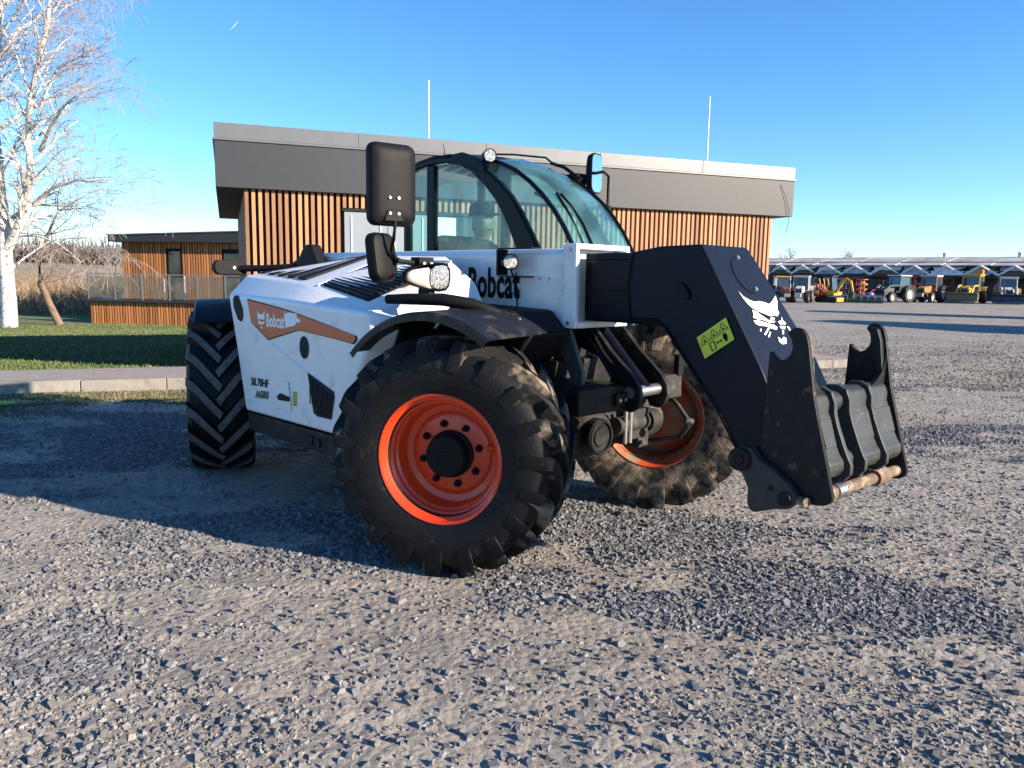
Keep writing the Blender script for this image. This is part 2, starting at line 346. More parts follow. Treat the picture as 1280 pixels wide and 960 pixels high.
def ground_mat():
    m = bpy.data.materials.new('yard'); m.use_nodes = True; MATS['yard'] = m
    n = m.node_tree.nodes; l = m.node_tree.links; b = n['Principled BSDF']; b.inputs['Roughness'].default_value = .93
    b.inputs['Specular IOR Level'].default_value = .25
    tc = n.new('ShaderNodeTexCoord'); o = tc.outputs['Object']
    def noise(s, d=6, r=.6, st=None):
        src = o
        if st:
            mp = n.new('ShaderNodeMapping'); mp.inputs['Scale'].default_value = st; l.new(o, mp.inputs[0]); src = mp.outputs[0]
        t = n.new('ShaderNodeTexNoise'); t.inputs['Scale'].default_value = s; t.inputs['Detail'].default_value = d; t.inputs['Roughness'].default_value = r
        l.new(src, t.inputs['Vector']); return t.outputs[0]
    def mr(f, a, c, x=0, y=1):
        r = n.new('ShaderNodeMapRange'); r.inputs[1].default_value = a; r.inputs[2].default_value = c; r.inputs[3].default_value = x; r.inputs[4].default_value = y
        l.new(f, r.inputs[0]); return r.outputs[0]
    def mix(f, a, c):
        x = n.new('ShaderNodeMix'); x.data_type = 'RGBA'; l.new(f, x.inputs[0])
        for s, v in ((6, a), (7, c)):
            if isinstance(v, tuple): x.inputs[s].default_value = (*v, 1)
            else: l.new(v, x.inputs[s])
        return x.outputs[2]
    A = n.new('ShaderNodeAttribute'); A.attribute_name = 'gravel'; Mo = n.new('ShaderNodeAttribute'); Mo.attribute_name = 'moss'
    sand = mix(mr(noise(1.3, 7, .65), .35, .68), (.365, .330, .283), (.25, .229, .203))
    sand = mix(mr(noise(9, 6, .7), .5, .75), sand, (.42, .38, .325))
    sand = mix(mr(noise(60, 4, .7), .52, .68), sand, (.20, .185, .17))
    sand = mix(mr(noise(5, 8, .75), .50, .72), sand, (.20, .185, .17))
    sand = mix(mr(noise(16, 7, .8), .54, .66), sand, (.17, .155, .145))
    sand = mix(mr(noise(1.1, 7, .7, (1, 2.0, 1)), .50, .66), sand, (.20, .187, .172))
    sand = mix(mr(noise(.22, 5, .6, (1, 2.2, 1)), .5, .7), sand, (.24, .21, .18))
    grav = mix(mr(noise(70, 3, .7), .4, .65), (.07, .07, .073), (.15, .147, .145))
    vo = n.new('ShaderNodeTexVoronoi'); vo.inputs['Scale'].default_value = 26; l.new(o, vo.inputs['Vector'])
    grav = mix(mr(vo.outputs['Color'], .2, .9), grav, (.155, .152, .15))
    col = mix(A.outputs['Fac'], sand, grav)
    col = mix(Mo.outputs['Fac'], col, (.10, .105, .045))
    l.new(col, b.inputs['Base Color'])
    ad = n.new('ShaderNodeMath'); ad.operation = 'ADD'
    l.new(noise(45, 8, .7), ad.inputs[0])
    sc = n.new('ShaderNodeMath'); sc.operation = 'MULTIPLY'; sc.inputs[1].default_value = -.9; l.new(vo.outputs['Distance'], sc.inputs[0]); l.new(sc.outputs[0], ad.inputs[1])
    bp = n.new('ShaderNodeBump'); bp.inputs['Strength'].default_value = .75; bp.inputs['Distance'].default_value = .022
    l.new(ad.outputs[0], bp.inputs['Height']); l.new(bp.outputs[0], b.inputs['Normal']); return m
ground_mat()
g = mkobj('ground', gme, 'yard'); struct(g)

# loose crushed stones, far past counting
def stones(name, n, region, size, m, dens, seed, embed=.35, maxd=99):
    r = np.random.default_rng(seed)
    x0, x1, y0, y1 = region
    # sample by view wedge so that the near ground gets its share
    y = y0*(y1/y0)**r.random(n*6); x = (r.random(n*6)*2-1)*(.86*y+.9)
    keep = (x > x0) & (x < x1) & (r.random(n*6) < dens(x, y)); x, y = x[keep][:n], y[keep][:n]
    a, bb = ab(x, y); k = (bb < -.08) | (a > 12.9); x, y = x[k], y[k]; n = len(x)
    base = np.array([(sx, sy, sz) for sz in (-1, 1) for sy in (-1, 1) for sx in (-1, 1)], float)
    P = base[None]+r.uniform(-.5, .5, (n, 8, 3))
    P[:, 4:, :2] *= r.uniform(.45, .95, (n, 1, 1))
    s = np.minimum(size[0]*np.exp(r.normal(0, .42, n)), size[1])/2
    P *= s[:, None, None]*np.stack([np.ones(n), r.uniform(.6, .95, n), r.uniform(.35, .65, n)], -1)[:, None]
    th = r.random(n)*2*PI; ph = r.normal(0, .35, n)
    c, q = np.cos(th)[:, None], np.sin(th)[:, None]; cp, sp = np.cos(ph)[:, None], np.sin(ph)[:, None]
    X, Y, Z = P[..., 0], P[..., 1], P[..., 2]
    X, Z = X*cp-Z*sp, X*sp+Z*cp
    X, Y = X*c-Y*q, X*q+Y*c
    gz = ground_z(x, y)
    Z = Z+gz[:, None]+(s*(.55-embed))[:, None]
    co = np.stack([X+x[:, None], Y+y[:, None], Z], -1).reshape(-1, 3)
    fq = np.array([(0, 2, 3, 1), (4, 5, 7, 6), (0, 1, 5, 4), (1, 3, 7, 5), (3, 2, 6, 7), (2, 0, 4, 6)])
    F = (fq[None]+(np.arange(n)*8)[:, None, None]).reshape(-1, 4)
    me = bpy.data.meshes.new(name); me.vertices.add(len(co)); me.vertices.foreach_set('co', co.ravel())
    me.loops.add(F.size); me.loops.foreach_set('vertex_index', F.ravel().astype(np.int32))
    me.polygons.add(len(F)); me.polygons.foreach_set('loop_start', np.arange(0, F.size, 4)); me.polygons.foreach_set('loop_total', np.full(len(F), 4))
    me.update(calc_edges=True); me.shade_flat()
    o = mkobj(name, me, m); stuff(o); return o
o = stones('gravel', 118000, (-9, 12, 1.9, 17.0), (.0175, .036), 'stone', lambda x, y: .03+.97*gravel_mask(x, y)**1.1, 5, .38)
tag(o, 'loose grey crushed stone strewn over the yard', 'gravel')
o = stones('pale_gravel', 34000, (-9, 12, 1.9, 17.0), (.013, .03), 'pale_stone', lambda x, y: .06+.75*sstep(.42, .62, fbm(x*.9, y*1.7, 63, 4)), 6, .55)
tag(o, 'pale dusty pebbles pressed into the sandy yard', 'gravel')
o = stones('large_gravel', 220, (-5, 5, 2.0, 7.0), (.034, .055), 'stone', lambda x, y: .3+.5*gravel_mask(x, y), 8, .45)
tag(o, 'bigger dark stones half sunk in the yard', 'gravel')

o = stones('coarse_gravel', 16000, (2.0, 26, 11.0, 36.0), (.024, .05), 'stone', lambda x, y: (.08+.5*sstep(.45, .7, fbm(x*.3, y*.5, 71, 4)))*(1-.9*sstep(15, 30, y)), 15, .5)
tag(o, 'grey stone chips scattered over the open yard beyond the kerb', 'gravel')
o = stones('pale_chips', 10000, (2.0, 26, 11.0, 36.0), (.026, .05), 'pale_stone', lambda x, y: .5*(1-.9*sstep(15, 30, y)), 16, .5)
tag(o, 'pale stone chips scattered over the open yard beyond the kerb', 'gravel')
# ------------------------------------------------------------------ kerb, pavement, lawn
PAVZ = .145
kerb = struct(empty('kerb', kp(0, 0)))
k = -9.0
while k < 12.55:
    k2 = min(k+1.0, 12.6); mb = MB(); jx = random.uniform(-.006, .006)
    lo = [kp(k+.004, 0+jx, -.2), kp(k2-.004, jx, -.2), kp(k2-.004, .15, -.2), kp(k+.004, .15, -.2)]
    zt = PAVZ+random.uniform(-.005, .005)
    up = [(p[0], p[1], zt) for p in lo]
    mb.add(lo+up, [(0,3,2,1),(4,5,6,7),(0,1,5,4),(1,2,6,5),(2,3,7,6),(3,0,4,7)])
    o = mb.build('kerb_stone', 'kerb_concrete', bev=.012, seg=2); o.parent = kerb; o.matrix_parent_inverse = Matrix.Translation(kp(0, 0)).inverted()
    k += 1.0
for j in range(5):     # return of the kerb at the pavement's end
    mb = MB(); lo = [kp(12.604, j+.0, -.2), kp(12.754, j+.0, -.2), kp(12.754, j+.992, -.2), kp(12.604, j+.992, -.2)]
    mb.add(lo+[(p[0], p[1], PAVZ) for p in lo], [(0,3,2,1),(4,5,6,7),(0,1,5,4),(1,2,6,5),(2,3,7,6),(3,0,4,7)])
    o = mb.build('kerb_stone', 'kerb_concrete', bev=.012); o.parent = kerb; o.matrix_parent_inverse = Matrix.Translation(kp(0, 0)).inverted()
mb = MB(); lo = [kp(-9, .154, -.15), kp(12.6, .154, -.15), kp(12.6, 4.9, -.15), kp(1.3, 4.9, -.15), kp(1.3, 1.34, -.15), kp(-9, 1.34, -.15)]
mb.add(lo+[(p[0], p[1], PAVZ-.006) for p in lo], [tuple(range(5, -1, -1)), tuple(range(6, 12))]+[(i, (i+1) % 6, 6+(i+1) % 6, 6+i) for i in range(6)])
struct(mb.build('pavement', 'paving'))
la = np.concatenate([np.arange(-40, 1.6, .35)]); lb = np.concatenate([np.arange(1.344, 24, .35), np.arange(24, 40, 2)])
LA, LB = np.meshgrid(la, lb); LX = K0[0]+LA*KD[0]+LB*KN[0]; LY = K0[1]+LA*KD[1]+LB*KN[1]
LZ = lawn_z(LB)+.05*(fbm(LX*.6, LY*.6, 77, 4)-.5)
lawn = mkobj('lawn', grid_mesh('lawn', LX, LY, LZ), 'lawn_soil'); struct(lawn)
def blades(name, n, fn, hgt, m, seed, wid=.012):
    r = np.random.default_rng(seed); x, y, z = fn(r, n); n = len(x)
    th = r.random(n)*2*PI; h = hgt*np.exp(r.normal(0, .3, n)); w = wid*(1+r.random(n))
    lx, ly = r.normal(0, .45, n)*h, r.normal(0, .45, n)*h
    P = np.empty((n, 3, 3)); P[:, 0] = np.stack([x-w*np.cos(th), y-w*np.sin(th), z-.01], -1); P[:, 1] = np.stack([x+w*np.cos(th), y+w*np.sin(th), z-.01], -1)
    P[:, 2] = np.stack([x+lx, y+ly, z+h], -1)
    me = bpy.data.meshes.new(name); me.vertices.add(3*n); me.vertices.foreach_set('co', P.ravel())
    me.loops.add(3*n); me.loops.foreach_set('vertex_index', np.arange(3*n, dtype=np.int32))
    me.polygons.add(n); me.polygons.foreach_set('loop_start', np.arange(0, 3*n, 3)); me.polygons.foreach_set('loop_total', np.full(n, 3)); me.update(calc_edges=True)
    return stuff(mkobj(name, me, m))
def lawn_pts(r, n):
    b = 1.35+24*r.random(n)**1.5; a = -12.5+14*r.random(n)+.06*b
    k = (a < 1.25) & (a < 2.0); a, b = a[k], b[k]
    x = K0[0]+a*KD[0]+b*KN[0]; y = K0[1]+a*KD[1]+b*KN[1]
    return x, y, lawn_z(b)+.05*(fbm(x*.6, y*.6, 77, 4)-.5)
tag(blades('grass', 150000, lawn_pts, .034, 'grass', 3, .010), 'short green grass on the lawn before the timber annex', 'grass')
def verge_pts(r, n):
    a = -8+12*r.random(n*6); b = -.1-2.0*r.random(n*6)
    x = K0[0]+a*KD[0]+b*KN[0]; y = K0[1]+a*KD[1]+b*KN[1]
    k = r.random(n*6) < moss_mask(x, y); x, y = x[k][:n], y[k][:n]
    return x, y, ground_z(x, y)
tag(blades('verge_grass', 42000, verge_pts, .026, 'verge_grass', 4, .007), 'sparse mossy grass growing along the kerb', 'grass')
# right-hand tufts beyond the kerb end
def tuft_pts(r, n):
    x = 3.5+9*r.random(n*5); y = 8.0+7*r.random(n*5)
    k = (r.random(n*5) < sstep(.54, .75, fbm(x*.7, y*.9, 91, 5))); x, y = x[k][:n], y[k][:n]
    a, b = ab(x, y); k = b < -.1
    return x[k], y[k], ground_z(x[k], y[k])
tag(blades('weeds', 3500, tuft_pts, .03, 'verge_grass', 9, .008), 'thin dry weeds in the gravel by the kerb end', 'weeds')

# ------------------------------------------------------------------ far land: ploughed rise with woods
fx = np.linspace(-900, -60, 60); fy = np.linspace(60, 900, 50); FX, FY = np.meshgrid(fx, fy)
FZ = -1.0+14*sstep(90, 700, np.hypot(FX, FY))*(1-.35*fbm(FX*.004, FY*.004, 5, 3))*sstep(-60, -200, FX)
struct(mkobj('field', grid_mesh('field', FX, FY, FZ), 'field'))

# ------------------------------------------------------------------ timber pavilion (main building)
BA = R(20.4); bl = Vector((-4.21, 11.06, 0)); bwid = 9.98
pav = empty('timber_pavilion', bl, BA)
tag(pav, 'flat roofed pavilion clad in vertical timber battens under a deep grey fascia', 'building')
ZB, ZT, DEP = 2.72, 3.6, 7.0
WL, WR, WF = .38, bwid-.36, .09          # wall inset: left, right, front
mb = MB(); mb.box((WL+.06, WF+.06, .0), (WR-.06, DEP-.5, ZB+.1)); mb.build('wall', 'wall_membrane', pav)
# fascia box with soffit, ribbed flashing above
mb = MB(); mb.box((0, 0, ZB), (bwid, DEP, 3.36)); mb.build('fascia', 'fascia_sheet', pav, bev=.006)
n = 5
fl0 = MB(); fl0.box((-.02, -.022, 3.362), (bwid+.02, DEP+.02, 3.392)); fl0.build('drip_edge', 'roof_flashing', pav, bev=.004)
for i in range(n):
    a, b = i*bwid/n, (i+1)*bwid/n
    mb = MB(); mb.prism([(-.006, 3.394), (-.006, 3.60), (.16, 3.60), (.16, 3.394)], 'x', a+.002, b-.002)
    mb.build('roof_flashing', 'roof_flashing', pav, bev=.005)
mb = MB(); mb.box((0, .165, 3.394), (bwid, DEP, 3.56)); mb.build('roof', 'roof_flashing', pav)
for (u, v, hh) in ((3.37, 1.2, 1.05), (8.6, .8, 1.2)):
    mb = MB(); mb.cyl((u, v, 3.5), (u, v, 3.7+hh), .017, .010, 8); mb.cyl((u, v, 3.52), (u, v, 3.66), .05, .04, 10)
    mb.build('lightning_rod', 'rod_white', pav, smooth=40)
DX0, DX1, DZ = 1.79, 4.05, 2.46
bx = WL+.03; bmesh_full = None; i = 0
PIT = .0925; BW = .050
def batten_mesh(z0, z1, nm):
    mb = MB(); mb.box((-BW/2, -.0, z0), (BW/2, .055, z1)); me = bpy.data.meshes.new(nm); me.from_pydata(mb.v, [], mb.f); me.update(); me.materials.append(MATS['batten_wood']); return me
BF, BSm = batten_mesh(.14, ZB-.002, 'batten'), batten_mesh(DZ+.06, ZB-.002, 'batten_short')
while bx < WR:
    o = bpy.data.objects.new('batten', BSm if DX0-.03 < bx < DX1+.03 else BF); C.objects.link(o); o.parent = pav
    o.location = (bx+random.uniform(-.003, .003), WF+random.uniform(-.004, .003), 0); bx += PIT
by = WF+.12
while by < DEP-.5:                        # side battens of the left and right wall
    for sx_, rz in ((WL, -PI/2), (WR, PI/2)):
        if sx_ == WR and by > 2.2: continue
        o = bpy.data.objects.new('batten', BF); C.objects.link(o); o.parent = pav; o.location = (sx_, by, 0); o.rotation_euler = (0, 0, rz)
    by += PIT
for i in range(2):
    a = DX0+i*.66
    mb = MB(); mb.box((a+.004, WF+.012, .16), (a+.656, WF+.06, DZ)); dp = mb.build('door_panel', 'door_panel', pav, bev=.004)
    mb = MB(); mb.box((a+.10, WF-.002, .2), (a+.115, WF+.0115, DZ-.04)); mb.box((a+.54, WF-.002, .2), (a+.555, WF+.0115, DZ-.04)); mb.build('trim', 'white_panel', dp)
mb = MB(); mb.box((DX0+1.325, WF+.01, .16), (DX0+1.75, WF+.058, DZ-.02)); mb.build('white_panel', 'white_panel', pav, bev=.004)
mb = MB(); mb.box((DX0-.03, WF-.005, DZ+.012), (DX1+.03, WF+.06, DZ+.05)); mb.build('door_head', 'wall_membrane', pav)
mb = MB(); mb.box((DX0+1.76, WF+.03, .16), (DX1, WF+.058, DZ)); mb.build('window', 'window_dark', pav)
pts = [(bwid-.14, -.03, 2.9+.45*t) for t in np.linspace(0, 1, 6)]
mb = MB(); mb.tube([(bwid-.32+.22*math.sin(t*2.2), -.012-.02*math.sin(3*t), 3.28-.86*t) for t in np.linspace(0, 1, 9)], .004, 5); mb.build('cable', 'black_plastic', pav)

# ------------------------------------------------------------------ annex with terrace
AA = R(-9.0); a0 = Vector((-18.0, 32.75, 0))
anx = empty('timber_annex', a0, AA)
tag(anx, 'low timber annex with a glass railed terrace beyond the lawn', 'building')
LEN = 10.5; GB = -.85; DK = .30; WY = 1.5; RT = 3.0
def abat(x0, x1, y, z0, z1, pit=.125, w=.075, gaps=()):
    me = None; x = x0
    mb = MB(); mb.box((-w/2, 0, z0), (w/2, .05, z1)); me = bpy.data.meshes.new('batten'); me.from_pydata(mb.v, [], mb.f); me.update(); me.materials.append(MATS['batten_aged'])
    while x < x1:
        if not any(p-.02 < x < q+.02 for p, q in gaps):
            o = bpy.data.objects.new('batten', me); C.objects.link(o); o.parent = anx; o.location = (x, y+random.uniform(-.004, .004), 0)
        x += pit
mb = MB(); mb.box((.08, .08, GB-.3), (LEN, WY+3.5, DK-.10)); mb.build('terrace_base', 'wall_membrane', anx)
abat(.06, LEN, .02, GB, DK-.12)
mb = MB(); mb.box((-.12, -.12, DK-.10), (LEN, WY, DK)); mb.build('terrace_deck', 'fascia_sheet', anx, bev=.01)
mb = MB(); mb.box((.55, WY+.08, DK+.002), (LEN, WY+4.5, RT-.08)); mb.build('wall', 'wall_membrane', anx)
DOORX = ((2.65, 3.38), (5.25, 6.9)); 
abat(.58, LEN, WY+.02, DK+.004, RT-.25, gaps=DOORX)
for (p, q), zt in zip(DOORX, (2.45, 2.38)):
    z0 = DK+.004
    mb = MB(); mb.box((p, WY+.03, z0), (p+.07, WY+.1, zt)); mb.box((q-.07, WY+.03, z0), (q, WY+.1, zt)); mb.box((p+.072, WY+.03, zt-.07), (q-.072, WY+.1, zt))
    w = mb.build('window', 'cab_trim', anx)
    mb = MB(); mb.box((p+.072, WY+.06, z0), (q-.072, WY+.075, zt-.072)); mb.build('pane', 'window_dark', w)
mesh_short = MB(); mesh_short.box((-.0375, 0, 2.5), (.0375, .05, RT-.25)); ms = bpy.data.meshes.new('batten'); ms.from_pydata(mesh_short.v, [], mesh_short.f); ms.materials.append(MATS['batten_aged'])
for p, q in DOORX:
    x = p
    while x < q: 
        o = bpy.data.objects.new('batten', ms); C.objects.link(o); o.parent = anx; o.location = (x, WY+.02, 0); x += .125
mb = MB(); mb.prism([(.15, RT-.25), (.15, RT+.02), (LEN, RT+.34), (LEN, RT-.25)], 'y', WY-.35, WY+5); mb.build('roof', 'fascia_sheet', anx, bev=.01)
mb = MB(); mb.prism([(.12, RT+.024), (.12, RT+.07), (LEN, RT+.39), (LEN, RT+.344)], 'y', WY-.39, WY+5.03); mb.build('roof_edge', 'roof_flashing', anx)
x = 0.0
while x < 7.6:
    mb = MB(); mb.cbox((x, -.02, DK+.52), (.06, .05, 1.04)); mb.build('rail_post', 'steel', anx)
    mb = MB(); mb.box((x+.06, -.026, DK+.06), (x+1.19, -.014, DK+.98)); mb.build('rail_pane', 'rail_glass', anx)
    x += 1.25
mb = MB(); mb.box((-.05, -.05, DK+1.042), (7.7, .01, DK+1.085)); mb.build('handrail', 'steel', anx, bev=.006)
for (u, hh) in ((4.05, 1.0), (3.1, .9)):
    mb = MB(); mb.cyl((u, .6, DK), (u, .6, DK+hh), .03, .03, 8); mb.build('terrace_pole', 'rod_white', anx)

# ------------------------------------------------------------------ telehandler (local X forward, Y left, Z up, origin under the front axle)
TH = empty('telehandler', (.354, 4.619, 0), -.7974)
tag(TH, 'white telehandler with black boom and orange wheels parked on the gravel', 'telehandler')
WB, TR, RT_, SF, SR = 2.843, 1.83, .6264, .4833, -.455
YM = Matrix.Rotation(-PI/2, 4, 'X')           # lathe axis Z -> +Y
def tyre_mesh(seed):
    mb = MB()
    prof = [(.318, .185), (.335, .205), (.36, .214), (.40, .224), (.45, .228), (.50, .226), (.538, .214), (.558, .198), (.567, .17), (.571, .09), (.572, 0)]
    full = prof+[(r, -y) for r, y in prof[-2::-1]]
    full += [(.30, -.17), (.29, 0), (.30, .17)]
    mb.lathe(full, YM, 64, close=True); nb = len(mb.f); tops = []
    NL = 19; r0 = random.Random(seed)
    for side in (1, -1):
        for i in range(NL):
            ph = 2*PI*(i+(.5 if side < 0 else 0))/NL
            path = []
            for t, y, rb, rt in ((-.02, -.012, .566, .624), (.10, .05, .566, .6262), (.23, .115, .564, .6262), (.33, .170, .556, .624), (.385, .210, .535, .614), (.41, .226, .50, .575), (.42, .231, .47, .50)):
                path.append((ph+t, y*side, rb, rt))
            vs = []; n = len(path)
            for k, (t, y, rb, rt) in enumerate(path):
                w0 = (.036 if k < 4 else .042)/.6; w1 = (.024 if k < 4 else .032)/.6
                j = r0.uniform(-.0015, .0015)
                for ww, rr, dy in ((-w0, rb-.01, 0), (-w1, rt+j, 0), (w1, rt+j, 0), (w0, rb-.01, 0)):
                    sk = .45*ww*.6 if k < 4 else 0          # widen across the bar's own direction
                    a = t+ww; vs.append((rr*math.cos(a), y-side*sk, rr*math.sin(a)))
            fs = [(k*4+q, k*4+q+1, k*4+4+q+1, k*4+4+q) for k in range(n-1) for q in range(3)]
            fs += [(0, 1, 2, 3), ((n-1)*4+3, (n-1)*4+2, (n-1)*4+1, (n-1)*4)]
            base = len(mb.f); mb.add(vs, fs); tops += [base+k*3+1 for k in range(4)] if seed else [base+k for k in range(15)]
    me = bpy.data.meshes.new('tyre'); me.from_pydata(mb.v, [], mb.f); me.update()
    bm = bmesh.new(); bm.from_mesh(me); bmesh.ops.recalc_face_normals(bm, faces=bm.faces); bm.to_mesh(me); bm.free()
    me.shade_smooth(); me.set_sharp_from_angle(angle=R(32))
    for t in tops: me.polygons[t].material_index = 1
    return me
def wheel(nm, x, y, steer, sgn, clean):
    w = empty(nm, (x, y, RT_-.012), steer, TH)
    o = mkobj('tyre', tyre_mesh(0 if (x == 0 and sgn < 0) else int(x*7+y*3)), 'rubber' if clean else 'rubber_mud', w); o.rotation_euler = (0, random.uniform(0, 1), 0)
    o.data.materials.append(MATS['lug_dust' if x < -1 else ('lug_mud' if clean else 'rubber_mud')])
    S = YM if sgn > 0 else Matrix.Rotation(PI/2, 4, 'X')
    mb = MB()
    mb.lathe([(.339, .188), (.341, .205), (.333, .211), (.322, .206), (.318, .192), (.309, .186), (.303, .180), (.300, .150), (.286, .140), (.284, .120), (.272, .108), (.268, .045), (.258, .030), (.225, .022), (.215, .030), (.195, .036), (.0005, .036)], S, 64)
    mb.lathe([(.284, .120), (.290, .0), (.290, -.15), (.303, -.172), (.318, -.19), (.333, -.211), (.341, -.205), (.339, -.188), (.31, -.165), (.30, -.14), (.30, .1)], S, 64)
    mb.lathe([(.0005, -.012), (.22, -.012), (.262, .012), (.284, .03)], S, 48)
    rim = mb.build('rim', 'orange_paint' if clean else 'orange_mud', w, smooth=35)
    mb = MB(); mb.cyl(S @ Vector((.215*math.cos(.2), .215*math.sin(.2), .03)), S @ Vector((.255*math.cos(.2), .255*math.sin(.2), .055)), .022, .015, 10); mb.build('valve_guard', 'orange_paint' if clean else 'orange_mud', w, smooth=40)
    mb = MB(); mb.lathe([(.125, .036), (.125, .060), (.112, .066), (.110, .118), (.102, .128), (.030, .130), (.028, .134), (.0005, .134)], S, 40); mb.build('hub', 'black_plastic', w, smooth=35)
    for i in range(8):
        a = 2*PI*i/8+.25; p = Vector((.162*math.cos(a), .162*math.sin(a), .034))
        mb = MB(); mb.cyl(S @ p, S @ (p+Vector((0, 0, .022))), .021, .019, 6); mb.cyl(S @ p, S @ (p+Vector((0, 0, .04))), .012, .010, 8); mb.build('bolt', 'black_plastic', w)
    return w
wheel('front_wheel', 0, -TR/2, SF, -1, True)
wheel('front_wheel', 0, TR/2, SF, 1, False)
wheel('rear_wheel', -WB, -TR/2, SR, -1, True)
wheel('rear_wheel', -WB, TR/2, SR, 1, False)
def fender(x, y, steer, m, a0, a1, yi, yo, rr=.745):
    f = empty('fender', (x, y, RT_-.012), steer, TH); mb = MB()
    A = [R(a0+(a1-a0)*i/22) for i in range(23)]
    rows = [(yo, rr-.045), (yo, rr-.012), (yo*.93, rr), (yi, rr+.012)]
    rr_in = [(yi, rr+.006), (yo*.93, rr-.008), (yo*.985, rr-.02), (yo*.985, rr-.045)]
    ring = rows+rr_in; n = len(ring); vs = []
    for i, a in enumerate(A):
        t = i/22; nar = 1.0
        for yy, r in ring: vs.append((r*math.cos(a)*1.02, yy*nar, r*math.sin(a)))
    fs = [(i*n+k, i*n+(k+1) % n, (i+1)*n+(k+1) % n, (i+1)*n+k) for i in range(22) for k in range(n)]
    fs += [tuple(range(n)), tuple(range(22*n+n-1, 22*n-1, -1))]
    mb.add(vs, fs); mb.build('shell', m, f, smooth=30)
    mb = MB(); mb.cyl((0, yi*.97, .2), (0, yi*.97, rr-.01), .022, .022, 10); mb.build('bracket', 'chassis_paint', f)
    for a in (a0+12, (a0+a1)/2, a1-12):
        p = Vector((math.cos(R(a))*(rr+.004)*1.02, yi*.82, math.sin(R(a))*(rr+.004))); q = p*1.012; q.y = p.y
        mb = MB(); mb.cyl(p, q, .012, .010, 8); mb.build('bolt', 'steel', f)
    return f
fender(0, -TR/2, .15, 'fender_plastic', 58, 137, .25, -.235)
fender(0, TR/2, .15, 'fender_plastic', 60, 138, -.27, .26)
fender(-WB, -TR/2, SR, 'blue_plastic', 52, 140, .25, -.17, .712)
fender(-WB, TR/2, SR, 'blue_plastic', 52, 140, -.25, .17, .712)

# hood -----------------------------------------------------------------
hood = empty('hood', (-1.3, -.8, .6), 0, TH)
HO = Vector((-1.3, -.8, .6))
def hb(mb, name, m, par=hood, **k):
    mb.v = [tuple(Vector(p)-HO) for p in mb.v]; return mb.build(name, m, par, **k)
V = dict(A=(-2.06, -1.10, .575), B=(-.86, -1.10, .585), C=(-.50, -1.10, 1.20), D=(-.53, -1.10, 1.325), Dm=(-1.50, -1.105, 1.365), E=(-2.28, -1.10, 1.375), Ek=(-2.17, -1.10, 1.0),
         T1=(-2.20, -1.00, 1.517), T2=(-1.50, -.96, 1.482), T3=(-.62, -1.03, 1.350),
         I1=(-2.22, -.42, 1.60), I2=(-1.50, -.42, 1.668), I3=(-.62, -.46, 1.652), Tip=(-.29, -.52, 1.506), Fl=(-.46, -.67, 1.420), Fm=(-.50, -.95, 1.33),
         A2=(-2.06, -.40, .575), B2=(-.86, -.40, .585), E2=(-2.28, -.40, 1.375), C2=(-.60, -.70, 1.0), R1=(-2.02, -.42, .8), D2=(-.40, -.98, 1.30), C3=(-.40, -.98, 1.20), B3=(-.75, -.98, .6), L2=(-.3, -.4, 1.3))
names = list(V); ix = {k: i for i, k in enumerate(names)}
fcs = ['A B C D Dm E Ek', 'E Dm T2 T1', 'Dm D T3 T2', 'T1 T2 I2 I1', 'T2 T3 I3 I2', 'T3 Fl Tip I3', 'D Fm Fl T3', 'D D2 Fm', 'C C3 D2 D', 'B B3 C3 C',
       'A A2 B2 B3 B', 'Ek E E2 R1 A2 A', 'E T1 I1 E2', 'Fm D2 L2 Tip Fl', 'C3 B3 B2 L2 D2', 'I3 Tip L2']
mb = MB(); mb.add([V[k] for k in names], [tuple(ix[q] for q in f.split()) for f in fcs])
shell = hb(mb, 'shell', 'white_paint', bev=.022, seg=3)
mb = MB(); mb.add([(V[k][0]+.02+dx, V[k][1]+.012, V[k][2]) for dx in (0, .012) for k in ('C3', 'B3', 'B2', 'L2', 'D2')], [(0, 1, 2, 3, 4), (9, 8, 7, 6, 5)]+[(i, (i+1) % 5, 5+(i+1) % 5, 5+i) for i in range(5)]); hb(mb, 'arch_liner', 'black_plastic')
mb = MB(); mb.prism([(-2.035, .435), (-.83, .44), (-.86, .572), (-2.065, .562)], 'y', -1.085, -.45); hb(mb, 'skirt', 'chassis_paint', bev=.008)
for xx in (-1.22, -1.13):
    mb = MB(); mb.box((xx, -1.094, .475), (xx+.055, -1.0855, .53)); hb(mb, 'skirt_slot', 'mesh_vent')
def flat(poly, y, m, name, par=hood, th=.003, dz=None):
    mb = MB(); mb.prism(poly, 'y', y, y-th); return hb(mb, name, m, par)
orange = [(-1.965, 1.352), (-1.443, 1.304), (-1.245, 1.279), (-.646, 1.196), (-.639, 1.174), (-.671, 1.151), (-.881, 1.167), (-1.288, 1.188), (-1.678, 1.105), (-1.911, 1.201)]
cx, cz = -1.45, 1.23
bord = [(cx+(x-cx)*1.012+(.004 if x > cx else -.004), cz+(z-cz)*1.07) for x, z in orange]
YS = -1.1035
flat(bord, YS, 'decal_black', 'decal_border', th=.001)
dec = flat(orange, YS-.0014, 'decal_orange', 'decal', th=.001)
flat([(-1.454, 1.304), (-1.434, 1.28), (-1.403, 1.291), (-1.293, 1.289), (-1.294, 1.266), (-1.246, 1.249), (-1.25, 1.239), (-1.296, 1.234), (-1.326, 1.211), (-1.408, 1.198), (-1.439, 1.194), (-1.447, 1.234)], YS-.0028, 'decal_white', 'decal_patch', th=.0012)
